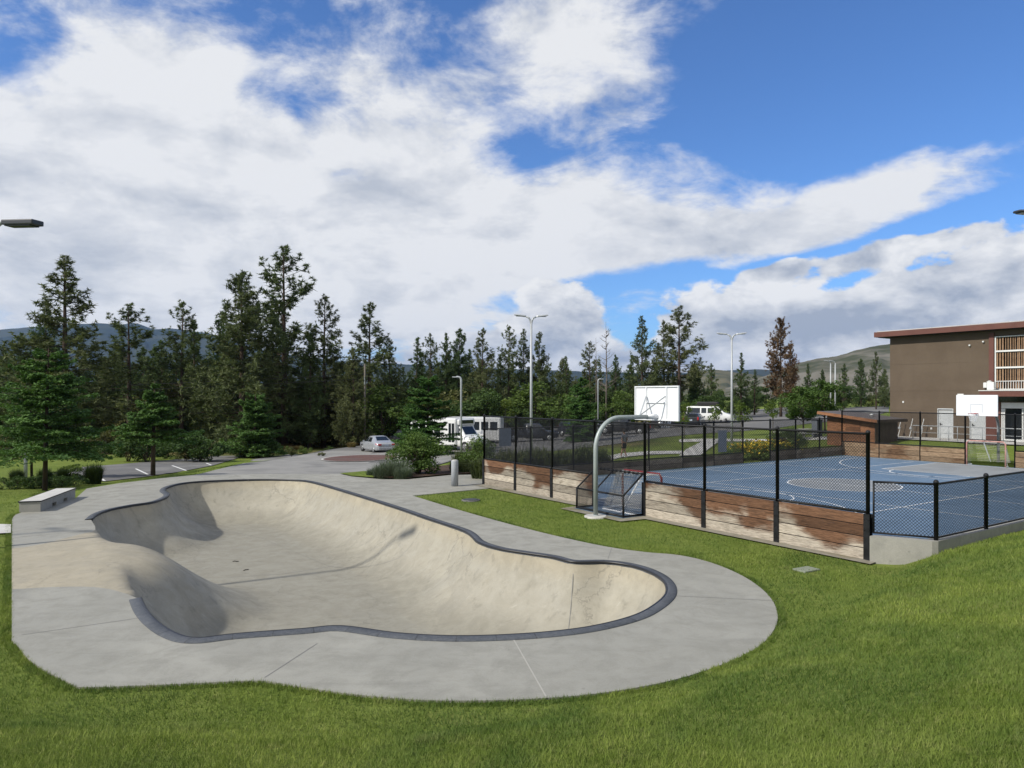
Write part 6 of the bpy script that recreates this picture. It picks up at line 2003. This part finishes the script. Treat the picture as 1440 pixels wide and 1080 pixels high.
N_ = 470000
Yb = 2.2 * (17.5 / 2.2) ** (R.uniform(0, 1, N_) ** .92); tb = R.uniform(-1.0, 1.25, N_)
Pb = np.column_stack([tb * Yb, Yb])
edge_in = [(p[0], p[1]) for p in DECKC]
Pb = Pb[~npip(Pb, edge_in) & ~npip(Pb, [cw(-.3, -.5), cw(17.4, -.42), cw(18.45, .5), cw(18.45, 30), cw(-.3, 30)])]
hb = R.uniform(.035, .075, len(Pb)); wb = .0022 * (.6 + Pb[:, 1] * .22) * R.uniform(.7, 1.3, len(Pb))
V1 = blades(Pb, hb, wb, R.uniform(.2, .9, len(Pb)))
# a taller fringe along the deck edge
Q = np.array(DECKC + DECKC[:1]); seg = np.diff(Q, axis=0); Ls = np.hypot(seg[:, 0], seg[:, 1]); pick = R.choice(len(seg), 34000, p=Ls / Ls.sum()); tt = R.uniform(0, 1, 34000)
nrm_ = np.column_stack([-seg[:, 1], seg[:, 0]]) / Ls[:, None]
E0 = Q[pick] + seg[pick] * tt[:, None]; off_ = R.uniform(.0, .14, 34000)
E1 = E0 + nrm_[pick] * off_[:, None]; ins = npip(E1, DECKC); E1[ins] = E0[ins] - nrm_[pick][ins] * off_[ins][:, None]
E1 = E1[(E1[:, 1] < 26)]
CR = [flat(-40, 680), flat(480, 666), flat(700, 666), flat(700, 690)]
V2 = blades(E1, R.uniform(.03, .075, len(E1)), .0022 * (.6 + E1[:, 1] * .2), R.uniform(.2, .9, len(E1)))
# the farther lawns: coarser blades
def lawn_patch(px, n, wd):
    poly = [gpix(*p) for p in px]; Q = np.array(poly); P = np.column_stack([R.uniform(Q[:, 0].min(), Q[:, 0].max(), n), R.uniform(Q[:, 1].min(), Q[:, 1].max(), n)])
    P = P[npip(P, poly) & ~npip(P, DECKC) & ~npip(P, [cw(-.3, -.5), cw(17.4, -.42), cw(18.45, .5), cw(18.45, 30), cw(-.3, 30)])]
    return blades(P, R.uniform(.035, .075, len(P)), wd * R.uniform(.7, 1.3, len(P)), R.uniform(.2, .9, len(P)))


V3 = [lawn_patch([(575, 697), (684, 688), (820, 712), (1010, 752), (1225, 790), (1100, 800), (1000, 792), (850, 768), (702, 733)], 70000, .0065), lawn_patch([(-60, 692), (30, 690), (110, 684), (215, 670), (300, 656), (345, 652), (268, 668), (120, 688), (34, 718), (16, 740), (16, 900), (-60, 900)], 70000, .0075)]
VV = np.concatenate([V1, V2] + V3)
F_lawn = foliage_mat('lawn blades', (.112, .170, .030), (.168, .232, .050), (.30, .325, .13), .35, 1.1, .0)
_q = G(F_lawn.node_tree); _b = F_lawn.node_tree.nodes['Principled BSDF']; _t = [n for n in F_lawn.node_tree.nodes if n.type == 'BSDF_TRANSLUCENT'][0]
_c = _b.inputs['Base Color'].links[0].from_socket; _p = wcoord(_q)
_pt = _q.ss(_q.noise(_q.mapping(_p, rot=(0, 0, .5), sc=(1, .55, 1)), .42, 5, .62, .8), .40, .64)
_c = _q.mix(1.0, _c, _q.mix(_pt, (.70, .78, .76), (1.36, 1.24, 1.15)), 'MULTIPLY')
_c = _q.mix(_q.mul(_q.ss(_q.noise(_p, .9, 7, .72), .57, .72), .55), _c, (.29, .27, .115))
_q.put(_b.inputs['Base Color'], _c); _q.put(_t.inputs['Color'], _c)
o = link('lawn_grass', np_mesh('lawn_grass', VV, np.arange(len(VV)).reshape(-1, 3), F_lawn)); o['kind'] = 'stuff'

# ================================================================== air
HZ = bpy.data.materials.new('haze'); HZ.use_nodes = True
nt = HZ.node_tree; nt.nodes.clear(); oo = nt.nodes.new('ShaderNodeOutputMaterial'); pv = nt.nodes.new('ShaderNodeVolumePrincipled')
pv.inputs['Color'].default_value = (.42, .62, 1.0, 1); pv.inputs['Density'].default_value = 4.2e-5; pv.inputs['Anisotropy'].default_value = .3
nt.links.new(pv.outputs[0], oo.inputs['Volume'])
mb = MB(); mb.box((0, 0, 270), (24000, 24000, 760)); hz = mb.build('haze', HZ); hz['kind'] = 'stuff'
